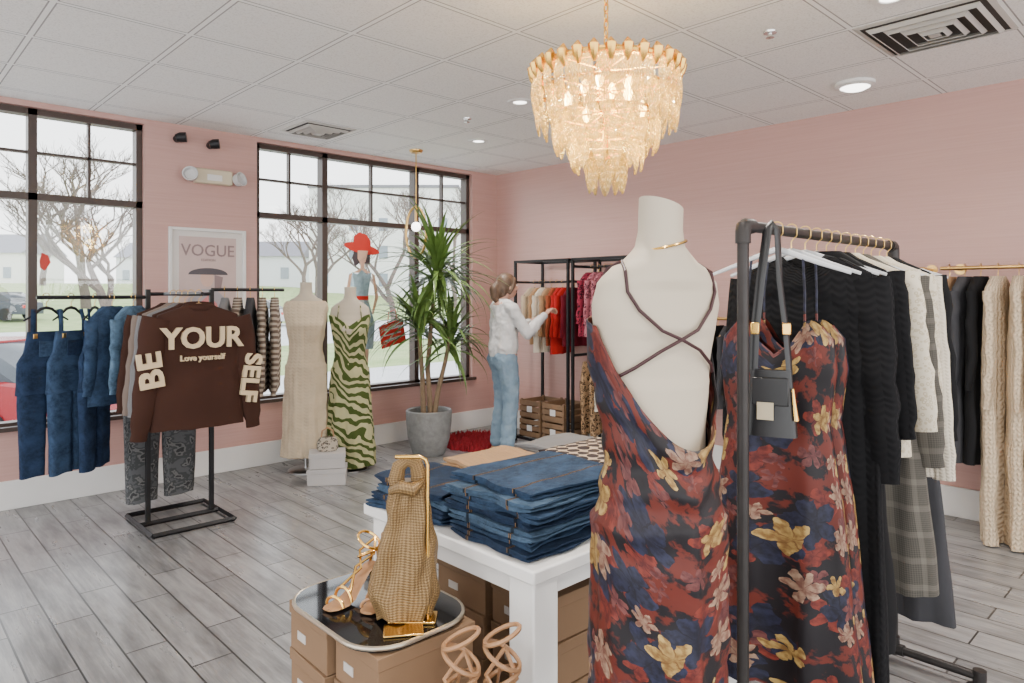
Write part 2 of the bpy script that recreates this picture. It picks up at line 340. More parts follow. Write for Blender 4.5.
part('leaf_shape',0,[(-.03,-.04),(.0,-.06),(.035,-.0),(.02,.05),(-.02,.07),(-.035,.01)],-.003)
# ---------------------------------------------------------------- garments
def rows(prof,step=.03):
    out=[]
    for (z0,w0,t0),(z1,w1,t1) in zip(prof,prof[1:]):
        n=max(1,int(abs(z1-z0)/step))
        for i in range(n):
            f=i/n; out.append((z0+(z1-z0)*f,w0+(w1-w0)*f,t0+(t1-t0)*f))
    out.append(prof[-1]); return out
def shell(mm,prof,fold,k,ph,seg=44,cx=0.,c1=False,step=.03,topfree=.15,vn=0.):
    rs=[];z0=prof[0][0];L=abs(prof[-1][0]-z0)
    for z,w,t in rows(prof,step):
        g=min(1,max(0,(abs(z-z0)-topfree)/max(.05,L-topfree)))**.7; r=[]; dv=max(0,1-abs(z-z0)/.22)
        for i in range(seg):
            a=2*pi*i/seg; c=cos(a);s_=sin(a)
            x=w*(1 if c>0 else -1)*abs(c)**.8; y=t*(1 if s_>0 else -1)*abs(s_)**.65
            q=noise.noise(V((x*6+ph,z*3,ph)))
            y+=fold*g*(sin(k*x+ph+1.6*q)+.5*sin(2.3*k*x+ph*2))*1.0+.008*q+.005*noise.noise(V((x*14,z*12,ph)))
            x+=.01*q
            r.append((cx+x,y,z-vn*dv*max(0,1-abs(x)/.11)+vn*.35*dv*max(0,1-abs(abs(x)-.09)/.04)+.012*noise.noise(V((x*9,ph,3)))*(z==prof[-1][0])))
        rs.append(r)
    mm.loft(rs,False,c1)
def hanger(loc,yaw,mt,w=.2,bar=False,label='slim clothes hanger hooked over the rail',group=None):
    mm=M(); pts=[(-.019*cos(a),0,.006+.019*sin(a)) for a in [rad(-20+20*k) for k in range(10)]]
    pts=pts+[(.017,0,-.012),(.0,0,-.03),(0,0,-.06)]
    mm.tube(pts,.0022,6)
    mm.cur=1
    mm.tube([(-w,0,-.135),(-w*.6,0,-.105),(-.03,0,-.068),(0,0,-.06),(.03,0,-.068),(w*.6,0,-.105),(w,0,-.135)],[.005,.007,.009,.010,.009,.007,.005],8,flat=.8)
    if bar: mm.tube([(-w,0,-.135),(-w*.8,0,-.15),(w*.8,0,-.15),(w,0,-.135)],.004,6)
    o=mm.obj('clothes_hanger',[brass,mt]); return tag(o,label,'hanger',loc,yaw,group)
def garment(name,label,loc,yaw,mt,prof,sl=None,legs=None,straps=None,fold=.012,k=38,cat='clothing',hg=velvet,hw=.18,seg=44,group=None,hbar=False,vn=0.):
    ph=R.uniform(0,9); mm=M(); shell(mm,prof,fold,k,ph,seg,vn=vn)
    if sl or legs or straps:
        root=thing(name,label,cat,loc,yaw,group); mm.obj('garment_body',mt,root,ang=0)
    else: root=tag(mm.obj(name,mt,ang=0),label,cat,loc,yaw,group)
    if sl:
        z0,x0,r0,L,out,r1=sl
        for s in(-1,1):
            sm=M(); pts=[];rr=[]
            for i in range(17):
                f=i/16; q=noise.noise(V((f*9,ph,s)))
                pts.append((s*(x0+out*(f**.8)),-.01*sin(f*3)+.012*q,z0-L*f)); rr.append((r0+(r1-r0)*f)*(1+.13*q)*(1 if i<15 else .82))
            sm.tube(pts,rr,14,flat=.5); sm.obj('sleeve',mt,root,ang=60)
    if legs:
        z0,w,t,L=legs
        for s in(-1,1):
            sm=M(); shell(sm,[(z0,w,t),(z0-L*.5,w*.92,t*.9),(z0-L,w*.85,t*.85)],fold*.7,k,ph+s,28,cx=s*w*1.03); sm.obj('leg',mt,root,ang=60)
    if straps:
        x,zt,zb,r=straps
        for s in(-1,1): M().tube([(s*x*.9,.0,zt),(s*x,-.012,(zt+zb)/2),(s*x,-.012,zb-.01)],r,6,flat=.4 if r>.006 else 1).obj('strap',mt,root)
    if hg: hanger(loc,yaw,hg,hw,hbar)
    return root
def TOP(L=.62,w=.23,t=.03): return [(-.055,.07,.022),(-.075,.10,.026),(-.12,w*.86,t),(-.2,w*.92,t*1.1),(-L*.6,w*.95,t*1.1),(-L,w,t*1.15)]
def SL(L=.52,w=.23,out=.06): return (-.135,w*.80,.062,L,out,.042)
col=lambda n,c,k='weave',c2=None,s=1.: cloth(n,c,k,c2,s)
brown=col('chocolate_fleece',(.045,.019,.013)); cream=col('cream_rib',(.56,.45,.32),'knit'); ivory=col('ivory_knit',(.66,.59,.48),'knit')
cable=col('cream_cable_knit',(.60,.48,.34),'cable'); denim=col('dark_denim',(.009,.018,.040),'denim'); denim2=col('mid_denim',(.018,.034,.066),'denim')
blk=col('black_knit',(.006,.006,.007),'knit',None,.5); blkw=col('black_cloth',(.008,.008,.009)); grey=col('grey_marl',(.2,.2,.205),'knit'); char=col('charcoal_wool',(.045,.045,.05))
plaidm=col('grey_plaid',(.06,.055,.048),'plaid',(.17,.155,.13),.6); stripe=col('taupe_stripe',(.13,.095,.075),'stripe',(.40,.345,.28),1.6); camo=col('grey_camo',(.10,.105,.11),'camo',(.15,.15,.15))
redc=col('red_cloth',(.36,.012,.012)); wine=col('wine_cloth',(.12,.006,.015)); redleo=col('red_leopard',(.30,.03,.06),'leopard',(.025,.006,.01)); tan=col('tan_knit',(.4,.24,.13),'knit'); pinkl=col('pink_leopard',(.42,.14,.17),'leopard',(.08,.02,.03))
greenz=col('green_zebra',(.055,.08,.018),'zebra',(.42,.40,.22)); taupe=col('taupe_fleece',(.2,.155,.13)); rust=col('rust_knit',(.3,.07,.03),'knit'); lace=col('cream_lace',(.64,.57,.45),'leopard',(.5,.42,.3),2.)
flor=floral('floral_satin',(.10,.016,.010)); leo=col('tan_leopard',(.35,.22,.12),'leopard',(.035,.02,.012)); lightblue=col('light_denim',(.055,.095,.145),'denim')
jeA=col('jean_indigo',(.008,.016,.034),'jean'); jeB=col('jean_mid_blue',(.015,.029,.055),'jean'); jeC=col('jean_washed_blue',(.030,.052,.084),'jean')
# ---- four-way rack
RC=W(-2.2,4.6)
o=thing('garment_rack','black metal four-way garment rack on rectangular base','clothes rack',RC)
m=M()
for a,b in (((-.25,-.275),(.25,-.275)),((.25,-.275),(.25,.275)),((.25,.275),(-.25,.275)),((-.25,.275),(-.25,-.275)),((-.25,0),(.25,0))):
    m.tube([(a[0],a[1],.02),(b[0],b[1],.02)],.016,4)
m.obj('base_frame',blackm,o,smooth=False)
for x in(-.2,.2): M().box((x,0,.78),(.028,.028,1.5)).obj('post',blackm,o,bevel=.002)
M().tube([(-.2,0,1.2),(.2,0,1.2)],.012,8).obj('crossbar',blackm,o)
for a,b in (((-.8,0,1.48),(-.2,0,1.48)),((.2,0,1.53),(.72,0,1.53)),((-.1,0,1.50),(-.1,-.68,1.50)),((0,0,1.06),(0,.5,1.06))):
    M().tube([a,b],.012,8).obj('arm',blackm,o)
M().tube([(-.2,0,1.50),(.2,0,1.50)],.012,8).obj('crossbar',blackm,o)
M().tube([(-.2,0,1.06),(.2,0,1.06)],.012,8).obj('crossbar',blackm,o)
sw=garment('sweatshirt','chocolate brown sweatshirt with cream lettering across chest and sleeves',RC+V((-.1,-.62,1.5)),0,brown,TOP(.78,.265,.045),sl=(-.14,.225,.088,.68,.10,.052),fold=.006,k=14,hg=wood,cat='sweatshirt')
lt=plain('cream_print',(.62,.49,.31),.7,.03)
text('YOUR',.165,lt,sw,(0.005,-.060,-.26),off=.005,ext=.009)
text('Love yourself',.046,lt,sw,(0,-.062,-.37),ext=.009,off=.001)
text('BE',.17,lt,sw,(-.270,-.048,-.43),rot=(pi/2,rad(-90-7),0),off=.005,ext=.012,sx=1.15)
text('SELF',.14,lt,sw,(.285,-.048,-.51),rot=(pi/2,rad(90+8),0),off=.005,ext=.012,sx=1.1)
M().loft([[( .085*cos(a),.035*sin(a)-.005,z+.012*sin(a)) for a in [2*pi*k/24 for k in range(24)]] for z in(-.085,-.055)]).obj('neck_rib',brown,sw,thick=.006)
for k,(mt,l) in enumerate(((brown,'brown sweatshirt on a wooden hanger'),(grey,'grey marl sweater on a wooden hanger'),(taupe,'taupe sweatshirt on a wooden hanger'),(brown,'brown sweatshirt on a wooden hanger'))):
    garment('sweatshirt',l,RC+V((-.1,-.49+.105*k,1.5)),rad(R.uniform(-4,4)),mt,TOP(.7,.25,.03),sl=(-.14,.21,.06,.58,.08,.045),fold=.006,k=14,hg=wood,cat='sweatshirt')
for k in range(5):
    mt,l=[(grey,'grey knit sweater'),(stripe,'taupe and cream striped knit sweater'),(char,'charcoal knit sweater'),(stripe,'taupe and cream striped knit sweater'),(stripe,'taupe and cream striped knit sweater')][k]
    garment('sweater',l+' on rack arm',RC+V((.29+.09*k,0,1.53)),rad(62),mt,TOP(.72,.21,.028),sl=(-.14,.17,.055,.6,.05,.045),fold=.006,k=14,hg=wood,cat='sweater',hw=.16)
ovp=[(-.20,.10,.02),(-.32,.12,.025),(-.38,.155,.03),(-.5,.16,.035),(-.56,.165,.04)]
for k in range(2):
    garment('denim_jacket',['washed blue','mid-blue'][k]+' denim jacket hanging on rack arm',RC+V((-.29-.12*k,-.02,1.48)),rad([38,32][k]),[lightblue,denim2][k],TOP([.56,.66][k],.18,.03),sl=(-.14,.15,.05,.45,.03,.04),fold=.008,k=20,hg=blackm,cat='jacket',hw=.14)
for k in range(3):
    ov=garment('overalls',['dark blue','mid-blue','navy'][k]+' denim overalls hanging on rack arm',RC+V((-.50-.125*k,0,1.48)),rad([48,30,15][k]),[denim,denim2,denim][k],ovp,legs=(-.55,.074,.035,.49),straps=(.075,-.07,-.21,.014),fold=.010,k=22,hg=blackm,cat='overalls',hw=.12)
    M().box((0,-.036,-.30),(.11,.006,.09)).obj('bib_pocket',[denim2,denim,denim2][k],ov,bevel=.002)
    for s in(-1,1): M().box((s*.072,-.03,-.225),(.022,.008,.028)).obj('strap_buckle',brass,ov,bevel=.002)
for k in range(3):
    garment('trousers','grey camouflage trousers hanging from rack arm',RC+V((-.08+.04*k,.14+.13*k,1.06)),rad(R.uniform(-5,5)),camo,[(-.05,.18,.02),(-.1,.2,.03),(-.25,.22,.035)],legs=(-.24,.115,.045,.68),fold=.010,k=20,cat='trousers',hw=.14,hg=blackm)
# ---- mannequins
def prof_fn(ks):
    def f(z):
        if z>=ks[0][0]: return ks[0][1:]
        for a,b in zip(ks,ks[1:]):
            if z>=b[0]:
                t=(a[0]-z)/(a[0]-b[0]); t=t*t*(3-2*t)*.5+t*.5
                return tuple(a[i]+(b[i]-a[i])*t for i in range(1,4))
        return ks[-1][1:]
    return f
BODY=[(1.60,.050,.050,-.015),(1.54,.050,.052,-.012),(1.505,.056,.056,-.01),(1.475,.085,.062,-.01),(1.45,.130,.066,-.008),(1.42,.158,.072,-.005),(1.37,.168,.08,0),(1.31,.157,.095,.008),(1.24,.147,.112,.022),(1.17,.136,.10,.012),(1.08,.120,.088,.0),(1.02,.118,.086,-.002),(.95,.133,.096,-.008),(.86,.152,.110,-.010),(.76,.150,.105,-.008),(.66,.14,.1,0)]
bodyf=prof_fn(BODY)
def mannequin(name_label,loc,rz,dz,tilt=0.):
    o=thing('mannequin',name_label,'mannequin',loc,rz)
    rs=[]; zz=1.60; spine=lambda z,sa: .010*max(0,-sa)**6*(1.05<z<1.42)
    while zz>.66:
        a,b,y=bodyf(zz); f=max(0,(zz-1.54)/.06)
        rs.append([(a*cos(2*pi*k/48),y+b*sin(2*pi*k/48)*(1+.1*sin(2*pi*k/48)*(1.2<zz<1.3))+spine(zz,sin(2*pi*k/48)),zz+dz-tilt*f*cos(2*pi*k/48)) for k in range(48)]); zz-=.012
    M().loft(rs,True,True).obj('torso',mannm,o,ang=60)
    M().tube([(0,0,.02),(0,0,.70+dz)],.014,12).obj('pole',plain('steel',(.5,.5,.5),.3,Metallic=1.),o)
    M().lathe([(.001,.022),(.13,.02),(.15,.008),(.15,0),(.001,0)],32).obj('stand_base',plain('steel',(.5,.5,.5)),o)
    return o
def worn(name,label,cat,loc,rz,dz,top,hem,mt,fold=.012,nf=11,flare=(.2,.17),off=.006,cowl=0,straps=(),strapm=None,group=None):
    o=thing(name,label,cat,loc,rz,group); mm=M(); seg=120; nr=90; rs=[]; ph=R.uniform(0,6)
    for j in range(nr+1):
        r=[]
        for i in range(seg):
            a=2*pi*i/seg; tz=top(a); z=tz+(hem-tz)*(j/nr)**.9
            A,B,Y=bodyf(z)
            if z<.90:
                f=min(1,(.90-z)/(.90-hem+1e-6)); A0,B0,_=bodyf(.86); A=A0+(flare[0]-A0)*f; B=B0+(flare[1]-B0)*f; Y=-.010*(1-f); g=f**.8
            else: g=0
            n_=noise.noise(V((cos(a)*2,sin(a)*2,z*2.2+ph)))
            d=off+fold*g*(sin(nf*a+ph+2*n_)+.4*sin(2.7*nf*a)) + .009*noise.noise(V((cos(a)*3+z*2,sin(a)*3,z*11)))*(.6+g)+.004
            dr=max(0,1-abs(z-.98)/.28); d+=.004*dr*(cowl>0)*(1+sin(z*75+3.2*cos(a)+2*n_))
            if cowl:
                bk=max(0,-sin(a))**2; e=max(0,1-(tz-z)/.2); d+=cowl*bk*e*(1+.5*sin((tz-z)*80+2*cos(a)))
            r.append(((A+d)*cos(a),Y+(B+d)*sin(a),z+dz))
        rs.append(r)
    mm.loft(rs); mm.obj('dress_body',mt,o,ang=0,thick=.003)
    for s in straps: M().tube([(p[0],p[1],p[2]+dz) for p in s],.004,8).obj('shoulder_strap',strapm or mt,o)
    return o
kn=col('cream_fine_knit',(.60,.49,.35),'knit',None,.45)
PA=W(-1.754,5.9); mannequin('headless cream mannequin wearing long cream knit dress',PA,CY+rad(195),0)
worn('knit_dress','long cream ribbed knit dress on a mannequin','dress',PA,CY+rad(195),0,lambda a:1.44,.13,kn,fold=.012,nf=7,flare=(.17,.13),off=.014)
PB=W(-1.39,5.95); mannequin('headless white mannequin wearing green print dress',PB,CY+rad(190),-.04)
worn('slip_dress','long green zebra print slip dress on a mannequin','dress',PB,CY+rad(190),-.04,lambda a:1.27+.07*abs(cos(a))**2+.05*max(0,sin(a))*abs(cos(a))*2,.08,greenz,fold=.014,nf=8,flare=(.20,.17),straps=[[(s*.10,.10,1.32),(s*.09,.062,1.43),(s*.085,-.01,1.475),(s*.09,-.07,1.42),(s*.09,-.1,1.30)] for s in(-1,1)])
PF=W(.335,1.6); FR=CY+rad(24)
mannequin('headless cream mannequin seen with bare open back',PF,FR,.105,tilt=.016)
def ftop(a):
    bk=max(0,-sin(a-.12)); return 1.325+.03*max(0,sin(a))-.27*bk**1.1
dk=plain('dark_strap',(.035,.006,.009),.5)
def onb(a,z,o=.004):
    A,B,Y=bodyf(z); return ((A+o)*cos(a),Y+(B+o)*sin(a),z)
st=[]
for s in(-1,1):
    st.append([onb(pi/2-s*.75,1.33),onb(pi/2-s*.95,1.40),onb(pi/2-s*1.1,1.452,.006),onb(pi/2-s*1.6,1.468,.008),onb(-pi/2+s*1.0,1.445,.006),onb(-pi/2+s*.80,1.40),onb(-pi/2+s*.6,1.36),onb(-pi/2+s*.3,1.315),onb(-pi/2,1.295),onb(-pi/2-s*.35,1.27),onb(-pi/2-s*.75,1.235),onb(-pi/2-s*1.05,1.215)])
worn('floral_dress','red floral satin slip dress with low draped back','dress',PF,FR,.105,ftop,.33,flor,fold=.010,nf=6,flare=(.152,.135),cowl=.018,straps=st,strapm=dk)
M_=M().tube([(.058*cos(a),-.012+.06*sin(a),1.61+.014*cos(a)) for a in [2*pi*k/24 for k in range(24)]],.003,6,closed=True); tag(M_.obj('necklace',gold),'thin gold necklace resting on mannequin neck','necklace',PF,FR)
# ---- front pipe rack
RP=W(.66,1.98); RL=1.25; RH=1.69; rp=.0165
pipe=plain('iron_pipe',(.04,.036,.035),.45,.25,20.,Metallic=.6)
o=thing('pipe_rack','dark iron pipe garment rack with flanged feet','clothes rack',RP)
for x in(0,RL):
    M().tube([(x,0,.07),(x,0,RH)],rp,16).obj('post',pipe,o)
    M().tube([(x,-.3,.05),(x,.3,.05)],rp,12).obj('foot_pipe',pipe,o)
    sx=1 if x==0 else -1
    M().tube([(x,0,RH-.045),(x,0,RH-.012),(x+sx*.004,0,RH+.002),(x+sx*.014,0,RH+.006),(x+sx*.05,0,RH+.006)],.022,14).obj('elbow_fitting',pipe,o)
    mm=M(); mm.tube([(x,0,.03),(x,0,.1)],.023,14); mm.tube([(x,-.04,.05),(x,.04,.05)],.023,14); mm.obj('tee_fitting',pipe,o)
    for s in(-1,1): mm=M(); mm.tube([(x,s*.3,.0),(x,s*.3,.075)],.023,14); mm.lathe([(.045,0),(.045,.01),(.022,.014)],20,(x,s*.3,0)); mm.obj('foot_flange',pipe,o)
M().tube([(0,0,RH+.006),(RL,0,RH+.006)],rp,16).obj('rail',pipe,o)
def fr(x): return RP+V((x,0,RH+.006))
hb=RP+V((.09,-.04,0)); o=thing('shoulder_bag','small black leather bag with gold buckle and tag','handbag',(hb.x,hb.y,1.09),rad(-70))
rs=[]
for j in range(11):
    f=j/10; z=.0+.19*f; w=.072-.016*f; t=.03*(1-f*.55)
    rs.append([(w*(1 if cos(a)>0 else -1)*abs(cos(a))**.5,t*(1 if sin(a)>0 else -1)*abs(sin(a))**.6,z) for a in [2*pi*k/32 for k in range(32)]])
M().loft(rs,True,True).obj('bag_body',blackl,o,ang=60)
M().box((0,-.029,.13),(.10,.008,.08)).obj('bag_flap',blackl,o,bevel=.003)
M().box((-.012,-.040,.075),(.045,.002,.05)).obj('paper_tag',plain('tag_paper',(.52,.44,.3),.6,.03),o,smooth=False)
sp_=M().tube([(-.05,0,.18),(-.045,0,.3),(-.03,.005,.45),(-.012,.02,.60),(0,.035,.618),(.012,.05,.60),(.02,.035,.45),(.04,.01,.3),(.05,0,.18)],.013,8,flat=.3).obj('bag_strap',blackl,o)
for s in(-1,1): M().box((s*.043,-.012,.31),(.024,.012,.035)).obj('buckle',gold,sp_,bevel=.003)
M().tube([(.06,-.02,.14),(.064,-.02,.10),(.07,-.022,.05)],[.004,.005,.007],8).obj('gold_charm',gold,o)
def FD(x,yaw,**k): return garment('floral_dress','red floral satin slip dress hanging on pipe rack',fr(x),rad(yaw),flor,[(-.29,.13,.018),(-.33,.165,.03),(-.42,.175,.04),(-.58,.15,.035),(-.82,.185,.045),(-1.38,.24,.06)],straps=(.085,-.08,-.30,.004),fold=.024,k=30,cat='dress',hg=plastic,hw=.21,vn=.09,**k)
FD(.21,-82); FD(.31,-91)
def G(x,l,mt,prof,nm='sweater',hw=.22,**k): return garment(nm,l,fr(x),rad(-90+R.uniform(-5,5)),mt,prof,hw=hw,hg=k.pop('hg',plastic),**k)
G(.41,'black cable knit long cardigan on clear hanger',blk,[(-.055,.07,.03),(-.09,.13,.03),(-.13,.2,.035),(-.4,.22,.045),(-1.4,.25,.05)],nm='cardigan',sl=(-.15,.19,.065,.62,.05,.045),fold=.018,vn=.06)
G(.50,'black velvet long dress on clear hanger',blkw,[(-.055,.07,.03),(-.13,.19,.03),(-.4,.2,.04),(-1.3,.25,.05)],nm='dress',fold=.022)
G(.58,'black knit sweater on clear hanger',blk,TOP(.7,.23,.035),sl=SL(),fold=.016)
G(.66,'cream lace ruffled blouse on clear hanger',lace,TOP(.72,.25,.035),nm='blouse',sl=SL(.5,.26,.08),fold=.022)
G(.75,'grey checked wool coat on clear hanger',plaidm,[(-.055,.07,.03),(-.09,.13,.03),(-.13,.21,.035),(-.5,.23,.045),(-1.2,.29,.06)],nm='coat',sl=(-.15,.2,.065,.62,.07,.05),fold=.014)
G(.84,'grey checked wide trousers on clear hanger',plaidm,[(-.15,.16,.02),(-.25,.2,.03),(-.4,.21,.035)],nm='trousers',legs=(-.39,.115,.04,.85),fold=.01)
G(.92,'cream lace blouse on clear hanger',lace,TOP(.6,.22,.03),nm='blouse',sl=SL(.45,.22,.05),fold=.018)
G(1.00,'ivory ribbed sweater on clear hanger',ivory,TOP(.86,.23,.035),sl=(-.14,.19,.055,.72,.06,.045),fold=.006)
G(1.09,'black fine knit top on clear hanger',blkw,TOP(.8,.22,.03),nm='top',sl=SL(.6,.22))
G(1.17,'charcoal long skirt on clear hanger',char,[(-.5,.14,.02),(-.6,.17,.03),(-1.45,.24,.045)],nm='skirt',fold=.015)
# ---- square frame racks
def sqrack(y1,y0,label,rails):
    L=y1-y0; o=thing('frame_rack',label,'clothes rack',(4.93,y0,0)); D=.4;H=1.84;t=.024
    def bar(c,s): M().box(c,s).obj('frame_bar',blackm,o,smooth=False)
    for x in(0,D):
        for y in(0,L): M().box((x,y,H/2),(t,t,H)).obj('post',blackm,o)
    for z in (.04,H-.012):
        for x in(0,D): bar((x,L/2,z),(t,L,t))
        for y in(0,L): bar((D/2,y,z),(D,t,t))
    for z in rails:
        bar((D/2,0,z),(D,t,t)); bar((D/2,L,z),(D,t,t)); M().tube([(D/2,0,z),(D/2,L,z)],.012,10).obj('rail',blackm,o)
    return o
sqrack(5.12,4.40,'black square tube clothing frame beside the wall',(1.62,)); sqrack(4.34,3.5,'black square tube clothing frame with two rails',(1.76,.92))
bk=[(cream,'cream knit top'),(tan,'tan knit top'),(ivory,'ivory knit sweater'),(tan,'tan knit top'),(rust,'rust knit sweater'),(redc,'bright red blouse'),(redc,'bright red blouse'),(wine,'wine red blouse')]
for k,(mt,l) in enumerate(bk):
    garment('blouse',l+' hanging on black frame rack',(5.13,5.04-.078*k,1.62),rad(R.uniform(-8,8)),mt,TOP(.55+.1*(k%3)*.8,.17,.025),sl=(-.14,.14,.045,.4,.03,.035),cat='clothing',hw=.15,seg=28)
for k in range(9):
    mt,l=[(redleo,'red leopard print dress'),(pinkl,'pink leopard print blouse'),(pinkl,'pink leopard print blouse'),(redleo,'red leopard print dress'),(wine,'wine red blouse'),(redc,'bright red blouse'),(redleo,'red leopard print dress'),(wine,'wine red dress'),(redleo,'red leopard print dress')][k]
    garment('blouse',l+' hanging on black frame rack',(5.13,4.27-.08*k,1.76),rad(R.uniform(-8,8)),mt,TOP(.66,.17,.028),sl=(-.14,.14,.045,.4,.03,.035),cat='clothing',hw=.15,seg=28)
for k in range(7):
    mt,l=[(leo,'tan leopard print trousers'),(leo,'tan leopard print trousers'),(ivory,'ivory knit top'),(ivory,'ivory knit top'),(lace,'cream lace top'),(blkw,'black top'),(blkw,'black top')][k]
    if k<2: garment('trousers',l+' hanging on lower rail',(5.13,4.25-.09*k,.92),rad(R.uniform(-8,8)),mt,[(-.06,.14,.02),(-.25,.17,.03)],legs=(-.24,.085,.03,.5),cat='trousers',hw=.12,seg=28)
    else: garment('top',l+' hanging on lower rail',(5.13,4.25-.09*k,.92),rad(R.uniform(-8,8)),mt,TOP(.5,.17,.028),sl=(-.14,.14,.045,.3,.03,.035),cat='clothing',hw=.15,seg=28)
crm=plain('crate_wood',(.22,.13,.07),.6,.25,25.)
for i,(y,z) in enumerate(((4.94,.053),(4.62,.053),(4.94,.244),(4.62,.244))):
    o=thing('storage_crate','small slatted wooden crate with white print','crate',(5.13,y,z),group='wooden crates under the rack')
    m=M()
    for k in range(3):
        for s in(-1,1): m.box((s*.17,0,.035+.06*k),(.012,.29,.045)); m.box((0,s*.139,.035+.06*k),(.33,.012,.045))
    for sx in(-1,1):
        for sy in(-1,1): m.box((sx*.158,sy*.128,.1),(.02,.02,.18))
    m.box((0,0,.006),(.33,.28,.012)); m.obj('crate_slats',crm,o,smooth=False)
    M().box((-.179,0,.095),(.003,.07,.06)).obj('printed_mark',white,o,smooth=False)
def wrail(y0,y1,z,label):
    o=thing('wall_rail',label,'clothes rail',(XW+.001,y0,z)); L=y1-y0
    M().tube([(-.3,0,0),(-.3,L,0)],.012,12).obj('rail',brass,o)
    for y in(.04,L-.04): M().tube([(0,y,0),(-.3,y,0)],.010,10).obj('bracket',brass,o); M().tube([(0,y,0),(-.012,y,0)],.035,20).obj('flange',brass,o)
wrail(.0,1.33,1.665,'brass wall mounted clothes rail with round flanges'); wrail(1.42,2.05,1.665,'brass wall mounted clothes rail with round flanges')
xr=XW-.3
for k in range(9):
    garment('long_cardigan','long cream cable knit cardigan on wall rail',(xr,1.02-.105*k,1.665),rad(R.uniform(-6,6)),cable,[(-.055,.07,.03),(-.09,.12,.035),(-.13,.19,.04),(-.5,.2,.05),(-1.655,.22,.05)],sl=(-.15,.17,.055,.7,.03,.045),fold=.012,cat='cardigan',hg=wood,seg=36,group='cream knit cardigans on the wall rail')
for k,(mt,l) in enumerate(((tan,'camel wool coat'),(char,'charcoal wool coat'),(blkw,'black dress'))):
    garment('coat',l+' on brass wall rail',(xr,1.28-.085*k,1.665),rad(R.uniform(-6,6)),mt,[(-.055,.07,.03),(-.13,.19,.035),(-1.2,.22,.04)],sl=(-.15,.17,.055,.6,.03,.045),cat='coat',hg=wood,seg=30)
for k,(mt,l) in enumerate(((grey,'grey knit cardigan'),(ivory,'ivory knit cardigan'),(lace,'cream blouse'),(blkw,'black dress'),(grey,'grey knit cardigan'),(char,'charcoal dress'))):
    garment('cardigan',l+' on brass wall rail',(xr,1.98-.095*k,1.665),rad(R.uniform(-6,6)),mt,[(-.055,.07,.03),(-.13,.18,.035),(-1.0,.21,.04)],sl=(-.15,.16,.055,.6,.03,.045),cat='cardigan',hg=wood,seg=30)
wrail(2.3,3.3,1.3,'low brass wall mounted clothes rail')
for k in range(9):
    mt,l=[(blkw,'black blouse'),(char,'charcoal blouse'),(grey,'grey knit top')][k%3]
    garment('blouse',l+' on low brass rail',(xr,3.22-.1*k,1.3),rad(R.uniform(-6,6)),mt,TOP(.7,.18,.03),sl=(-.14,.15,.05,.45,.03,.035),hg=wood,seg=28)
# ---------------------------------------------------------------- display table and stacks
TZ=.75
o=thing('display_table','white painted wooden display table','table',(1.33,1.31,0))
TX,TY=1.2,.86
M().box((TX/2,TY/2,TZ-.02),(TX,TY,.04)).obj('table_top',white,o,bevel=.006)
m=M()
for s in(0,1): m.box((TX/2,.06+s*(TY-.12),TZ-.075),(TX-.1,.02,.07)); m.box((.06+s*(TX-.12),TY/2,TZ-.075),(.02,TY-.1,.07))
m.obj('apron',white,o,smooth=False)
for x in(.075,TX-.075):
    for y in(.075,TY-.075): M().box((x,y,.355),(.1,.1,.71)).obj('leg',white,o,bevel=.006)
def folded(name,label,cat,loc,sx,sy,layers,t,mt,rz=0,group=None,seed=0,wob=1.):
    cl=[]
    for k in range(layers):
        z=t*(k+.5); d=1 if k%2==0 else -1; xe=sx/2-t/2
        for i in range(17): cl.append((d*(-xe+2*xe*i/16),z))
        if k<layers-1:
            for a in(-60,-20,20,60): cl.append((d*(xe+.75*t*cos(rad(a))),z+.5*t+.5*t*sin(rad(a))))
    rings=[]; ny=22
    for j in range(ny+1):
        e=min(j,ny-j); y=-sy/2+sy*j/ny; en=(.4,.8,.95,1)[min(e,3)]; L=[];Rr=[]
        for i,(x,z) in enumerate(cl):
            a=cl[max(0,i-1)];b=cl[min(len(cl)-1,i+1)]; tx,tz=b[0]-a[0],b[1]-a[1]; l=sqrt(tx*tx+tz*tz); nx,nz=-tz/l,tx/l
            q=noise.noise(V((x*9,y*9,seed*3.1+z*3)))+.5*noise.noise(V((x*26,y*22,seed*1.7))); q2=noise.noise(V((seed*2.3,y*8,z*25)))
            sm=abs(abs(y)-.095); ridge=.0022*(sm<.012)*(wob>1)
            h=t*.47*en*(1+.14*q)+ridge*.5
            X=x+.02*wob*q2; Z=z+t*.22*wob*q; ym=y+.022*wob*noise.noise(V((x*7,seed,z*30)))*(e<=2)
            L.append((X+nx*h,ym,Z+nz*h)); Rr.append((X-nx*h,ym,Z-nz*h))
        rings.append(L+Rr[::-1])
    return tag(M().loft(rings,True,True).obj(name,mt,ang=60),label,cat,loc,rz,group)
JL={0:'dark indigo folded denim jeans in stack',1:'mid-blue folded denim jeans in stack',2:'washed blue folded denim jeans in stack'}
for k in range(7):
    c=[0,1,2,0,1,2,1][k]
    folded('folded_jeans',JL[c],'jeans',(1.59+R.uniform(-.025,.025),1.535+R.uniform(-.015,.015),TZ+.003+.0262*k),.44+R.uniform(-.035,.02),.36,2,.0130,[jeA,jeB,jeC][c],rad(R.uniform(-7,7)),'stacked folded jeans on the table',k,1.5)
for k in range(4):
    c=[1,0,2,0][k]
    folded('folded_jeans',JL[c],'jeans',(1.485+R.uniform(-.012,.012),1.945+R.uniform(-.01,.01),TZ+.003+.0262*k),.27,.38,2,.0130,[jeA,jeB,jeC][c],rad(R.uniform(-5,5)),'stacked folded jeans on the table',k+20,1.5)
geo=col('cream_black_knit',(.5,.4,.3),'geo',(.04,.03,.03))
beige=col('beige_knit',(.38,.24,.13),'knit')
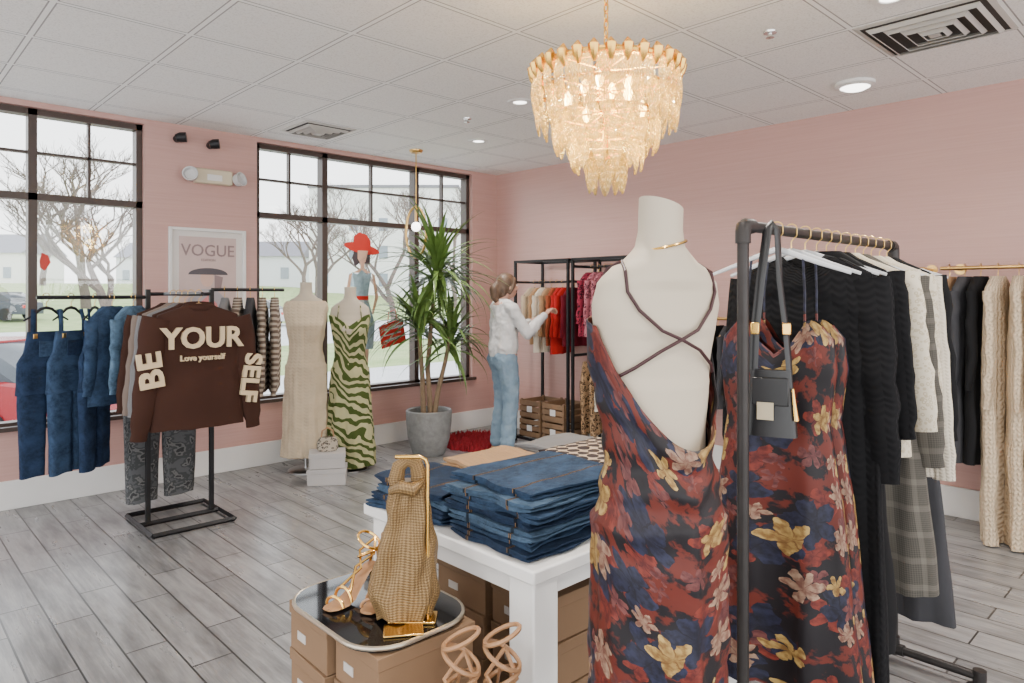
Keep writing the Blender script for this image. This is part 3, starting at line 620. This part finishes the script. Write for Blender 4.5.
for k in range(3): folded('folded_sweater','folded beige knit sweater in a stack','sweater',(1.80,1.935,TZ+.003+.04*k),.33,.38,2,.0192,beige,rad(R.uniform(-4,4)),'folded beige sweaters on the table',k+40,1.4)
for k in range(4): folded('folded_sweater','folded cream sweater with dark geometric pattern','sweater',(2.02,1.64,TZ+.003+.043*k),.34,.34,2,.0205,geo,rad(R.uniform(-4,4)),'patterned sweaters on the table',k+60)
for k in range(3): folded('folded_sweater','folded grey knit sweater on the table','sweater',(2.2,1.98,TZ+.003+.04*k),.34,.3,2,.0192,grey,rad(R.uniform(-4,4)),'grey sweaters on the table',k+80)
labw=plain('label_white',(.5,.47,.44),.5,.02)
def shoebox(loc,sz,rz=0,mt=card,label='brown cardboard shoe box with lid',group='brown shoe boxes'):
    o=thing('shoe_box',label,'box',loc,rz,group); x,y,z=sz
    b_=M().box((0,0,z/2-.002),(x-.008,y-.008,z-.006)).obj('box_body',mt,o,bevel=.002)
    M().box((0,0,z-.019),(x,y,.036)).obj('box_lid',mt,o,bevel=.002)
    M().box((-x/2+.003,.04,z*.38),(.002,.05,.025)).obj('size_label',labw,b_,smooth=False)
    return o
bs=(.315,.235,.143)
for k in range(4):
    shoebox((1.115,1.865,.144*k),bs,rad(R.uniform(-3,3)),group='brown shoe boxes holding the tray'); shoebox((1.125,1.615,.144*k),bs,rad(R.uniform(-3,3)),group='brown shoe boxes holding the tray')
for k in range(3): shoebox((1.09,1.31,.118*k),(.34,.25,.117),rad(R.uniform(-4,4)),group='brown shoe boxes under sandals')
for k in range(4):
    for x in(1.68,2.04):
        for y in(1.56,1.85): shoebox((x,y,.144*k),(.33,.26,.143),rad(R.uniform(-2,2)),group='brown shoe boxes under the table')
tc=V((1.118,1.745,.578)); o=thing('display_tray','black glass tray top with rounded corners and pale rim','tray',tc)
def rrect(hx,hy,r,n=8):
    out=[]
    for cx,cy,a0 in((hx-r,hy-r,0),(-hx+r,hy-r,90),(-hx+r,-hy+r,180),(hx-r,-hy+r,270)):
        for k in range(n+1): a=rad(a0+90*k/n); out.append((cx+r*cos(a),cy+r*sin(a)))
    return out
pf=rrect(.183,.245,.12)
M().loft([[(x,y,z) for x,y in pf] for z in(0,.016)],True,True).obj('glass_top',plain('black_glass',(.004,.004,.005),.05,.02),o,ang=40)
M().tube([(x,y,.011) for x,y in rrect(.185,.247,.122)],.0065,8,closed=True).obj('tray_rim',plain('pale_rim',(.42,.36,.28),.3,.05,Metallic=.7),o)
tz=tc.z+.0165
b=W(-.235,1.93); o=thing('bag_stand','tall gold metal bag display stand','display stand',(b.x,b.y,tz),CY)
M().tube([(0,0,.0),(0,0,.43),(-.006,0,.445),(-.02,0,.452),(-.09,0,.452)],.0055,10).obj('stand_rod',gold,o)
M().box((-.04,0,.004),(.13,.07,.008)).obj('stand_base',gold,o,bevel=.002)
n=N('woven_tan_leather'); uv=n.uv(); x,y,_=n.xyz(uv)
ck=n.ma('MULTIPLY',n.ma('SINE',n.ma('MULTIPLY',n.ma('ADD',x,y),420.)),n.ma('SINE',n.ma('MULTIPLY',n.ma('SUBTRACT',x,y),420.)))
weave=n.fin(n.mx(n.ma('GREATER_THAN',ck,0.),(.14,.08,.028),(.27,.17,.07)),.38,ck,.45,.0025,Metallic=.3)
b=W(-.305,1.945); o=thing('slouchy_handbag','slouchy woven tan gold leather handbag on stand','handbag',(b.x,b.y,tz+.012),CY+rad(8))
rs=[]
for j in range(45):
    f=j/44; z=.37*f; g_=max(0,f-.12)/.88; w=.096*(1-.60*g_**1.15)+.003
    w*=(.80+.20*min(1,f*7)); t=.055*(1-.60*f**1.3)
    r=[]
    for k in range(64):
        a=2*pi*k/64; fo=.009*sin(5*a+1.5*sin(4*f))*(.2+f*.9)*(1-.3*f)+.013*noise.noise(V((cos(a)*2.4,sin(a)*2.4,f*5)))
        r.append(((w+fo)*(1 if cos(a)>0 else -1)*abs(cos(a))**.8+.018*f,(t+fo)*(1 if sin(a)>0 else -1)*abs(sin(a))**.8,z+.016*noise.noise(V((cos(a)*2,sin(a)*2,9)))*(1-f)))
    rs.append(r)
M().loft(rs,True,True).obj('bag_body',weave,o,ang=60)
M().tube([(-.008,0,.34),(-.020,0,.375),(-.012,0,.410),(.010,0,.426),(.034,0,.418),(.044,0,.385),(.042,0,.345)],[.024,.023,.020,.018,.020,.023,.024],12,flat=.55).obj('bag_handle',weave,o)
M().tube([(-.035,-.012,.345),(-.005,-.034,.362),(.025,-.036,.352),(.056,-.012,.37)],[.010,.019,.020,.009],12).obj('bag_knot',weave,o)
b=W(-.292,1.862); o=M().box((0,0,.003),(.105,.07,.006)).obj('gold_plate',gold,bevel=.002); tag(o,'small flat square gold plate lying on tray','plate',(b.x,b.y,tz),CY+rad(10))
def heel(loc,rz,mt,label,sc=1.,wraps=0,group=None,hh=.085):
    o=thing('heeled_sandal',label,'shoe',loc,rz,group)
    rs=[]
    path=[(-.11,.008,.022),(-.09,.006,.034),(-.05,.006,.040),(-.01,.012,.034),(.03,.04,.026),(.07,hh*.85,.026),(.11,hh,.028),(.125,hh,.015)]
    for x,z,w in path: rs.append([(x*sc,w*cos(a)*sc,(z+.005*sin(a))*sc) for a in [2*pi*k/12 for k in range(12)]])
    M().loft(rs,True,True).obj('sole',tanl,o)
    M().tube([(.11*sc,0,(hh-.005)*sc),(.113*sc,0,.03*sc),(.11*sc,0,0)],[.014*sc,.006*sc,.005*sc],10).obj('heel',mt,o)
    for x,z,w,h in((-.075,.008,.038,.03),(-.035,.012,.038,.045)):
        M().tube([(x*sc,w*cos(rad(a))*sc,(z+h*sin(rad(a)))*sc) for a in range(0,181,20)],.0055*sc,6).obj('toe_strap',mt,o)
    M().tube([(.125*sc,-.02*sc,(hh)*sc),(.13*sc,-.01*sc,(hh+.05)*sc),(.13*sc,.01*sc,(hh+.05)*sc),(.125*sc,.02*sc,hh*sc)],.009*sc,6,flat=.4).obj('heel_counter',mt,o)
    for k in range(1+wraps):
        z=hh+.045+.045*k; tl=.5 if k%2 else -.4
        M().tube([((.095+.038*cos(a))*sc,.038*sin(a)*sc,(z+.022*sin(a)*tl*2)*sc) for a in [2*pi*q/20 for q in range(20)]],.005*sc,6,closed=True).obj('ankle_strap',mt,o)
    if wraps:
        for s in(-1,1): M().tube([(-.035*sc,s*.03*sc,.04*sc),(.04*sc,-s*.012*sc,.10*sc),(.085*sc,s*.034*sc,(hh+.05)*sc),(.13*sc,0,(hh+.09)*sc)],.005*sc,6).obj('cross_strap',mt,o)
    return o
for (x,d,r) in((-.478,2.05,60),(-.385,2.04,75)):
    b=W(x,d); heel((b.x,b.y,tz+.001),CY+rad(r),gold if r==60 else tanl,'metallic gold high heeled strappy sandal',.85,1,'gold heels on the tray',hh=.09)
for (x,d) in((-.15,1.66),(-.045,1.68)):
    b=W(x,d); heel((b.x,b.y,.355),CY+rad(80),tanl,'tan leather lace-up heeled sandal',1.2,2,'tan lace-up sandals on shoe box')
b=W(-1.47,5.52)
shoebox((b.x,b.y,0),(.3,.22,.13),CY+rad(10),card2,'pale grey shoe box with lid','grey shoe boxes'); shoebox((b.x,b.y,.131),(.28,.21,.12),CY+rad(14),card2,'pale grey shoe box with lid','grey shoe boxes')
o=thing('small_handbag','small snakeskin print handbag on shoe boxes','handbag',(b.x,b.y,.252),CY+rad(15))
M().loft([[(w*cos(a),.04*sin(a)*(1-f*.4),.11*f) for a in [2*pi*k/24 for k in range(24)]] for f,w in((0,.07),(.2,.085),(.7,.08),(1,.06))],True,True).obj('bag_body',col('snake_print',(.4,.35,.28),'leopard',(.08,.07,.06),1.5),o)
M().tube([(-.05,0,.1),(-.04,0,.16),(0,0,.185),(.04,0,.16),(.05,0,.1)],.006,8).obj('bag_handle',tanl,o)
# ---- potted plant
b=W(-.779,6.5); o=thing('potted_plant','tall dragon tree in round grey stone pot','plant',b)
n=N('stone_pot'); f=n.noise(n.oc(),18.,5.,.7); potm=n.fin(n.mx(f,(.10,.10,.10),(.31,.31,.30)),.7,f,.6,.01)
M().lathe([(.001,0),(.14,0),(.155,.02),(.195,.15),(.212,.3),(.215,.41),(.205,.42),(.19,.41),(.185,.36),(.001,.36)],40).obj('pot',potm,o)
M().lathe([(.186,.365),(.001,.372)],24).obj('soil',plain('soil',(.05,.035,.025),.95,.4,60.),o)
trm=plain('plant_trunk',(.22,.15,.09),.85,.3,40.); n=N('leaf_green'); f=n.noise(n.oc(),9.); lfm=n.fin(n.mx(f,(.03,.085,.015),(.17,.26,.06)),.4)
tr=[[(.02,0,.36),(.0,.02,.8),(.03,0,1.25),(.08,-.02,1.76)],[(-.04,.03,.36),(-.06,.02,.7),(-.10,0,1.0),(-.13,-.02,1.3)],[(.03,-.04,.36),(.08,-.04,.6),(.16,-.04,.85),(.22,-.05,1.12)]]
for t_,nl,Lm in zip(tr,(110,85,65),(.80,.68,.6)):
    M().tube(t_,[.026,.023,.02,.018],10).obj('trunk',trm,o); t=t_[-1]; mm=M()
    for q in range(nl):
        az=q*2.399+R.uniform(-.3,.3); el=rad(R.uniform(-25,78)); L=Lm*R.uniform(.7,1.05); wd=.022; zb=t[2]-.24*(q/nl)+.05
        e=el;p=V((t[0],t[1],zb)); rings=[]
        for i in range(10):
            f=i/9; dr=V((cos(az)*cos(e),sin(az)*cos(e),sin(e))); sd=V((-sin(az),cos(az),0)); nn=dr.cross(sd)
            w=wd*(sin(pi*min(1,.15+f*.9)))**.6*(1-f**3)+.0008
            rings.append([p-sd*w+nn*w*.3,p,p+sd*w+nn*w*.3]); p=p+dr*L/9; e-=rad(3+9*f*(1.1-sin(el)*.6))
            if p.y+b.y>YW-.03: p.y=YW-.03-b.y
        mm.loft(rings,closed=False)
    mm.obj('foliage',lfm,o)
# ---- rug
b=W(-.36,6.95); mm=M(); n_=36
for i in range(n_):
    for j in range(n_):
        u=(i/(n_-1)-.5)*2;v=(j/(n_-1)-.5)*2
        if u*u+v*v>1+.12*noise.noise(V((u*3,v*3,0))): continue
        x=u*.34;y=v*.36; h=.05+.03*R.random(); dx,dy=R.uniform(-.03,.03),R.uniform(-.03,.03)
        mm.tube([(x,y,.0),(x+dx*.5,y+dy*.5,h*.6),(x+dx,y+dy,h)],[.014,.010,.002],5)
rg=tag(mm.obj('shag_rug',plain('red_shag',(.26,.005,.012),.9,.4,60.)),'small fluffy red shag rug on the floor','rug',b,CY)
# ---- brass pendant
b=W(-.914,6.6); o=thing('pendant_lamp','brass pendant lamp with oval ring and glass globe','pendant lamp',(b.x,b.y,HC),CY)
M().lathe([(.001,-.03),(.05,-.028),(.065,-.01),(.065,0)],24).obj('canopy',brass,o)
M().tube([(0,0,-.02),(0,0,-.54)],.006,8).obj('rod',brass,o)
M().tube([(.095*cos(a),0,-.78+.24*sin(a)) for a in [2*pi*k/40 for k in range(40)]],.012,8,closed=True).obj('oval_ring',brass,o)
M().tube([(0,0,-.54),(0,0,-.68)],.013,10).obj('socket',brass,o)
M().ball((0,0,-.73),.045,20,14).obj('globe',emw,o)
# ---------------------------------------------------------------- chandelier
b=W(.38,2.8); o=thing('chandelier','gold chandelier with tiers of frosted glass leaves','chandelier',(b.x,b.y,HC),0)
M().lathe([(.001,-.03),(.05,-.028),(.065,-.01),(.065,0)],24).obj('canopy',gold,o)
mm=M()
for k in range(11):
    z=-.05-.033*k; al=k%2
    mm.tube([((.009*cos(a))*(1-al),(.009*cos(a))*al,z+.022*sin(a)) for a in [2*pi*q/12 for q in range(12)]],.0035,6,closed=True)
mm.obj('chain',gold,o)
mm=M(); mm.lathe([(.001,-.37),(.018,-.39),(.02,-.41),(.03,-.43),(.02,-.46),(.012,-.5),(.012,-.8),(.02,-.83),(.001,-.85)],20)
RZ=-.475
tiers=[(.278,RZ,30,.17),(.262,RZ-.085,28,.17),(.196,RZ-.170,21,.165),(.130,RZ-.245,14,.165),(.062,RZ-.325,8,.17)]
for r,z,nn,L in tiers:
    mm.tube([(r*cos(a),r*sin(a),z) for a in [2*pi*k/40 for k in range(40)]],.006,8,closed=True)
    for k in range(6): a=2*pi*k/6; mm.tube([(0,0,z+.01),(r*cos(a),r*sin(a),z)],.004,6)
for k in range(6): a=2*pi*k/6; mm.tube([(0,0,-.40),(.12*cos(a),.12*sin(a),-.405),(.278*cos(a),.278*sin(a),RZ)],.005,6)
for k in range(30):
    a=2*pi*(k+.5)/30; c_,s_=cos(a),sin(a)
    mm.tube([(.283*c_,.283*s_,RZ-.045),(.294*c_,.294*s_,RZ-.015),(.298*c_,.298*s_,RZ+.012),(.292*c_,.292*s_,RZ+.036)],[.006,.018,.022,.004],8)
mm.tube([(.284*cos(a),.284*sin(a),RZ) for a in [2*pi*k/48 for k in range(48)]],.012,8,closed=True)
mm.obj('gold_frame',plain('deep_gold',(.80,.46,.10),.25,.1,Metallic=1.),o)
n=N('frosted_glass_leaf'); tl=n.n('BsdfTranslucent',{0:(1,.78,.30)}); df=n.n('BsdfDiffuse',{0:(.52,.46,.28)}); gs=n.n('BsdfGlossy',{0:(1,.96,.80),1:.06}); tp=n.n('BsdfTransparent',{0:(1,.97,.84)})
x,y,z=n.xyz(n.uv()); rib=n.ma('ABSOLUTE',n.ma('SINE',n.ma('ADD',n.ma('MULTIPLY',x,190.),n.ma('MULTIPLY',n.ma('SINE',n.ma('MULTIPLY',y,110.)),1.6))))
bm=n.n('Bump',{'Height':rib,'Strength':1.,'Distance':.007}); n.put(gs.node.inputs['Normal'],bm); n.put(df.node.inputs['Normal'],bm)
a_=n.n('MixShader',{0:.2,1:tl,2:df}); a_=n.n('MixShader',{0:.42,1:a_,2:gs}); fac=n.ma('ADD',n.ma('MULTIPLY',rib,.5),.22); a_=n.n('MixShader',{0:fac,1:a_,2:tp})
n.t.links.new(a_,n.t.nodes['Material Output'].inputs[0]); leafm=n.m
def leafmesh(L):
    mm=M(); rings=[]
    for j in range(15):
        f=j/14; w=.029*(sin(pi*min(1,.10+f*.90)))**.6 if f<.97 else .003
        rings.append([(w*u,.014*(1-u*u)*sin(pi*f)+.003*cos(u*12),-L*f) for u in(-1,-.75,-.5,-.25,0,.25,.5,.75,1)])
    mm.loft(rings,closed=False); return mm.obj('glass_leaf',leafm,o,thick=.002,ang=0)
for r,z,nn,L in tiers:
    lf=leafmesh(L)
    for k in range(nn):
        a=2*pi*(k+R.uniform(-.1,.1))/nn; ob=lf if k==0 else lf.copy()
        if k: COL.objects.link(ob)
        ob.parent=o; ob.location=((r+.008)*cos(a),(r+.008)*sin(a),z+.005); ob.rotation_euler=(rad(R.uniform(-5,3)),0,a-pi/2+R.uniform(-.3,.3))
wb=N('warm_bulb'); wb.fin((1,.8,.5),.4,Emission_Color=(1,.68,.26),Emission_Strength=45.)
for k in range(8):
    a=2*pi*k/8+.4; q=.17 if k%2 else .09; p=(q*cos(a),q*sin(a),RZ-.05-.08*(k%2))
    M().lathe([(.002,.035),(.012,.02),(.018,0),(.012,-.02),(.008,-.03)],12,p).obj('bulb',wb.m,o)
for e_,p_ in ((22,(0,0,RZ-.06)),(13,(.02,.02,RZ-.25))):
    l=bpy.data.lights.new('chandelier_light','POINT'); l.energy=e_; l.color=(1,.72,.30); l.shadow_soft_size=.06
    lo=bpy.data.objects.new('chandelier_light',l); COL.objects.link(lo); lo.parent=o; lo.location=p_
# ---------------------------------------------------------------- person
b=W(-.08,6.46); PR=CY+rad(-62); o=thing('person','woman in white sweater and light jeans reaching to a rack','person',b,PR)
skin=N('skin').fin((.50,.28,.2),.5)
def remesh(ob,vs,it=4):
    md=ob.modifiers.new('r','REMESH'); md.mode='VOXEL'; md.voxel_size=vs; md.use_smooth_shade=True
    md=ob.modifiers.new('m','SMOOTH'); md.iterations=it; md.factor=.5
sh={-1:[(-.165,0,1.37),(-.215,.12,1.13),(-.12,.36,1.24)],1:[(.165,0,1.37),(.225,.13,1.14),(.13,.38,1.31)]}
mm=M(); hd=V((0,.04,1.575))
mm.ball(hd,(.072,.092,.108),24,18); mm.ball(hd+V((0,.03,-.055)),(.052,.06,.06),16,12)
mm.limb(hd+V((0,.085,.015)),hd+V((0,.108,-.02)),.008,.013)
for s in(-1,1): mm.ball(hd+V((s*.074,-.005,-.01)),(.01,.02,.032)); mm.ball(hd+V((s*.035,.068,-.028)),(.025,.02,.02))
mm.ball(hd+V((0,.088,-.058)),(.024,.01,.007))
mm.limb((0,-.005,1.41),(0,.02,1.52),.055,.05)
mm.chain([((0,0,1.36),.11),((0,.005,1.2),.105),((0,0,1.06),.095),((0,-.01,.95),.12)])
for s in(-1,1):
    mm.chain([((s*.08,0,1.37),.06),((s*.165,0,1.37),.05)])
    a,b_,c=sh[s]; mm.chain([(a,.047),(b_,.038),(c,.024)])
    mm.chain([((s*.08,0,.92),.09),((s*.09,.03,.5),.055),((s*.1,-.01,.1),.036)]); mm.limb((s*.1,-.02,.045),(s*.11,.13,.03),.035,.028)
    c=V(c); dr=(c-V(b_)).normalized(); side=V((-s,0,0)); side=(side-dr*side.dot(dr)).normalized(); dn=dr.cross(side)*(1 if dr.cross(side).z<0 else -1)
    for q in range(4):
        u=(q-1.5)*.019; mm.limb(c+side*u*.5,c+dr*.085+side*u,.014,.011)
        L=[.036,.042,.040,.030][q]; p0=c+dr*.085+side*u; p1=p0+(dr*.8+dn*.6)*L; p2=p1+(dr*.2+dn*1.)*L*.7; p3=p2+(dn*.9-dr*.4)*L*.5
        mm.chain([(p0,.0095),(p1,.009),(p2,.0085),(p3,.0075)])
    p0=c+dr*.03+side*.02; p1=p0+side*.03+dr*.03+dn*.01; p2=p1+dr*.03+dn*.02; mm.chain([(p0,.012),(p1,.010),(p2,.008)])
ob=mm.obj('body',skin,o); remesh(ob,.0055,2)
em=plain('eye_white',(.8,.8,.8),.2,.02); ed=plain('eye_dark',(.03,.02,.015),.2)
for s in(-1,1): m2=M().ball(hd+V((s*.03,.078,.008)),(.013,.010,.009)); m2.cur=1; m2.ball(hd+V((s*.03,.087,.008)),(.005,.003,.005)); m2.obj('eye',[em,ed],o)
m2=M().ball(hd+V((0,.096,-.056)),(.02,.006,.006)); m2.obj('lips',plain('lips',(.5,.15,.14),.4),o)
mm=M(); mm.ball(hd+V((0,-.016,.022)),(.086,.1,.104),24,18); mm.ball(hd+V((0,-.06,-.03)),(.075,.06,.09))
mm.chain([(hd+V((0,-.10,.02)),.034),(hd+V((.0,-.135,-.03)),.046),(hd+V((.0,-.13,-.10)),.04),(hd+V((.0,-.10,-.16)),.02)])
for s in(-1,1): mm.chain([(hd+V((s*.06,.04,.06)),.022),(hd+V((s*.077,.02,-.01)),.018),(hd+V((s*.07,-.01,-.07)),.014)])
n=N('brown_hair'); f=n.noise(n.n('Mapping',{'Vector':n.oc(),'Scale':(120,40,14)}),1.,3.); hairm=n.fin(n.mx(f,(.035,.02,.012),(.16,.09,.05)),.5,f,.5,.004)
ob=mm.obj('hair',hairm,o); remesh(ob,.007,3)
mm=M()
mm.chain([((0,0,1.35),.115),((0,.01,1.25),.125),((0,.0,1.1),.125),((0,-.005,.98),.14)])
for s in(-1,1):
    mm.chain([((s*.03,0,1.40),.06),((s*.155,0,1.37),.062)]); mm.chain([((s*.07,0,1.32),.09),((s*.06,.0,1.0),.115)])
    a,b_,c=sh[s]; c2=V(b_).lerp(V(c),.92); mm.chain([(a,.06),(V(a).lerp(V(b_),.5),.055),(b_,.056),(V(b_).lerp(V(c),.5),.05),(c2,.036)])
mm.tube([(.05*cos(a),-.002+.05*sin(a),1.445) for a in [2*pi*k/16 for k in range(16)]],.012,8,closed=True)
ob=mm.obj('sweater',cloth('white_sweater',(.60,.59,.585)),o); remesh(ob,.009,4)
tx=bpy.data.textures.new('wr','CLOUDS'); tx.noise_scale=.06
md=ob.modifiers.new('d','DISPLACE'); md.texture=tx; md.strength=.026
mm=M(); mm.chain([((0,-.005,.99),.115),((0,-.01,.9),.125)])
for s in(-1,1):
    mm.ball((s*.065,-.045,.90),(.085,.085,.1)); mm.chain([((s*.075,-.005,.9),.105),((s*.085,.025,.7),.088),((s*.09,.032,.5),.074),((s*.095,.01,.3),.072),((s*.1,-.01,.12),.072)])
jn=N('pale_jeans'); f=jn.noise(jn.oc(),14.,5.); ob=mm.obj('jeans',jn.fin(jn.mx(f,(.10,.17,.25),(.28,.38,.46)),.85),o); remesh(ob,.009,4)
md=ob.modifiers.new('d','DISPLACE'); md.texture=tx; md.strength=.024
for s in(-1,1):
    mm=M(); mm.loft([[(s*.105+w*cos(a),y,z+h*sin(a)) for a in [2*pi*k/14 for k in range(14)]] for y,w,z,h in((-.07,.02,.035,.03),(-.05,.036,.045,.042),(.0,.038,.048,.045),(.06,.042,.04,.037),(.13,.038,.03,.028),(.165,.02,.024,.018))],True,True); mm.obj('shoe',tanl,o)
# ---------------------------------------------------------------- outdoors
def gz(y):
    t=max(0,min(1,(y-26)/60)); return -.6+3.2*t*t*(3-2*t)
n=N('outdoor_ground'); oc=n.oc(); x,y,z=n.xyz(oc)
gr=n.mx(n.noise(oc,1.,4.),(.16,.28,.06),(.46,.50,.26)); asp=n.mx(n.noise(oc,2.,3.),(.5,.5,.51),(.66,.66,.66))
lot=n.ma('LESS_THAN',y,17.); rd=n.ma('MULTIPLY',n.ma('GREATER_THAN',y,27.),n.ma('LESS_THAN',y,38.))
mt=n.fin(n.mx(n.ma('MAXIMUM',lot,rd),gr,asp),.9)
mm=M(); rings=[]
for j in range(41):
    y=6.2+j*4.; rings.append([(-170+i*12,y,gz(y)+.25*noise.noise(V((i*.9,y*.1,0)))*(y>20)) for i in range(30)])
ob=mm.loft(rings,closed=False).obj('ground',mt); tag(ob,'outdoor car park, street and grassy slope','ground'); ob['kind']='stuff'
def house(x,d,w,h,dp,c,label,rf=(.22,.22,.25),roof=True):
    p=W(x,d); z=gz(p.y)-.3; o=thing('house',label,'house',(p.x,p.y,z),CY)
    wm=plain('siding_%d'%int(x*10+d),c,.8,.04); rm=plain('roof_%d'%int(x*10+d),rf,.9,.2)
    M().box((0,0,h/2),(w,dp,h)).obj('house_walls',wm,o,smooth=False)
    mm=M()
    if roof: mm.add([(-w/2-.3,-dp/2-.3,h),(w/2+.3,-dp/2-.3,h),(w/2+.3,dp/2+.3,h),(-w/2-.3,dp/2+.3,h),(-w/2-.3,0,h+w*.28),(w/2+.3,0,h+w*.28)],[(0,1,5,4),(2,3,4,5),(0,4,3),(1,2,5),(0,3,2,1)])
    else: mm.box((0,0,h+.15),(w+.3,dp+.3,.3))
    mm.obj('roof',rm,o,smooth=False)
    wn=plain('dark_window',(.25,.3,.36),.2)
    nx=max(2,int(w/2.6)); nz=max(1,int(h/2.9))
    for i in range(nx):
        for j in range(nz): M().box((-w/2+w*(i+.5)/nx,-dp/2-.03,1.7+2.8*j),(.9,.08,1.3)).obj('house_window',wn,o,smooth=False)
    return o
house(-27.5,82,7,3.6,7,(.7,.72,.78),'small grey house with gabled roof'); house(-18.5,92,5,3.2,6,(.85,.85,.85),'small white house with gabled roof')
house(-13,74,15,11,8,(.85,.85,.85),'large white three storey building across street',roof=False)
house(-62,85,9,4,8,(.85,.83,.8),'white house with dark roof on slope'); house(-48,95,8,4,8,(.72,.74,.78),'grey house with dark roof on slope'); house(-3,90,9,6,7,(.8,.78,.75),'beige house beyond the trees')
bark=plain('bark',(.16,.13,.115),.9,.3,4.)
def tree(x,d,h,seed,r0=.22,depth=6):
    rr=random.Random(seed); p=W(x,d); mm=M()
    def br(p,dr,L,r,k):
        pts=[p];q=p;dd=dr
        for i in range(3):
            dd=(dd+V((rr.uniform(-.2,.2),rr.uniform(-.2,.2),rr.uniform(-.05,.15)))).normalized(); q=q+dd*L/3; pts.append(q)
        mm.tube(pts,[r,r*.87,r*.75,r*.62],5 if k>2 else 3,cap=False)
        if k==0: return
        for i in range(3 if k>1 else 4):
            a=rr.uniform(0,6.28); sp=rr.uniform(.5,1.0); ax=V((cos(a),sin(a),rr.uniform(-.1,.4)))
            br(pts[-1] if i<2 else pts[2],(dd+ax*sp).normalized(),L*rr.uniform(.62,.8),r*.58,k-1)
    br(V((0,0,-.3)),V((0,0,1)),h*.27,r0,depth)
    tag(mm.obj('bare_tree',bark),'leafless deciduous tree with spreading branches','tree',(p.x,p.y,gz(p.y)),group='bare trees outside')
tree(-15,26,9.5,3,.24); tree(-27,44,14,4,.34); tree(-42,62,13,5,.3); tree(-33,70,13,9,.3); tree(-13,46,11,6,.26); tree(-6.5,38,10,7,.22); tree(-19,64,12,8,.25); tree(-5,60,13,10,.25)
low=[(-2.1,.35),(-2.1,.7),(-1.5,.88),(-.8,.95),(1.5,.98),(2.05,.92),(2.12,.6),(2.1,.32)]
up=[(-.95,.93),(-.3,1.42),(1.1,1.46),(1.85,.95)]
def car(x,d,cp,label,z=None):
    b=W(x,d); o=thing('parked_car',label,'car',(b.x,b.y,gz(b.y) if z is None else z),CY)
    M().loft([[(x*s_,y,.6+(z-.6)*s_) for x,z in low] for y,s_ in((-.88,.93),(-.84,1.),(0,1.02),(.84,1.),(.88,.93))],True,True).obj('car_body',cp,o)
    M().loft([[(x*s_,y,.93+(z-.93)*s_) for x,z in up] for y,s_ in((-.8,.9),(-.68,1.),(.68,1.),(.8,.9))],True,True).obj('cabin_glass',plain('car_glass',(.06,.07,.08),.08),o)
    M().box((.4,0,1.455),(1.45,1.3,.04)).obj('roof_panel',cp,o,bevel=.015)
    for x in(-1.35,1.3):
        for s in(-1,1): M().tube([(x,s*.78,.32),(x,s*.92,.32)],.32,24).obj('wheel',plain('tyre',(.02,.02,.02),.8),o)
    M().box((2.09,-.6,.72),(.06,.3,.16)).obj('tail_light',redm,o,bevel=.01)
car(-7.95,9.6,plain('car_red',(.30,.010,.014),.2,.05),'red parked hatchback car outside the window')
car(-14.5,38,plain('car_silver',(.5,.5,.52),.3,.05),'silver parked car on the street'); car(-27,36,plain('car_dark',(.06,.07,.09),.3,.05),'dark parked car on the street')
# ---------------------------------------------------------------- world, camera
w=bpy.data.worlds.new('w'); bpy.context.scene.world=w; w.use_nodes=True; t=w.node_tree; bg=t.nodes['Background']
tc_=t.nodes.new('ShaderNodeTexCoord'); sp=t.nodes.new('ShaderNodeSeparateXYZ'); t.links.new(tc_.outputs[0],sp.inputs[0])
rp_=t.nodes.new('ShaderNodeValToRGB'); t.links.new(sp.outputs[2],rp_.inputs[0]); e=rp_.color_ramp.elements; e[0].position=0; e[0].color=(1,1,1,1); e[1].position=.8; e[1].color=(.88,.93,1,1)
t.links.new(rp_.outputs[0],bg.inputs[0]); bg.inputs[1].default_value=4.5
cam=bpy.data.cameras.new('camera'); co=bpy.data.objects.new('camera',cam); COL.objects.link(co)
co.location=(0,0,1.5); co.rotation_euler=(pi/2,0,CY); cam.sensor_width=36; cam.lens=693/1024*36; cam.shift_y=-47.5/1024; cam.clip_end=500
bpy.context.scene.camera=co
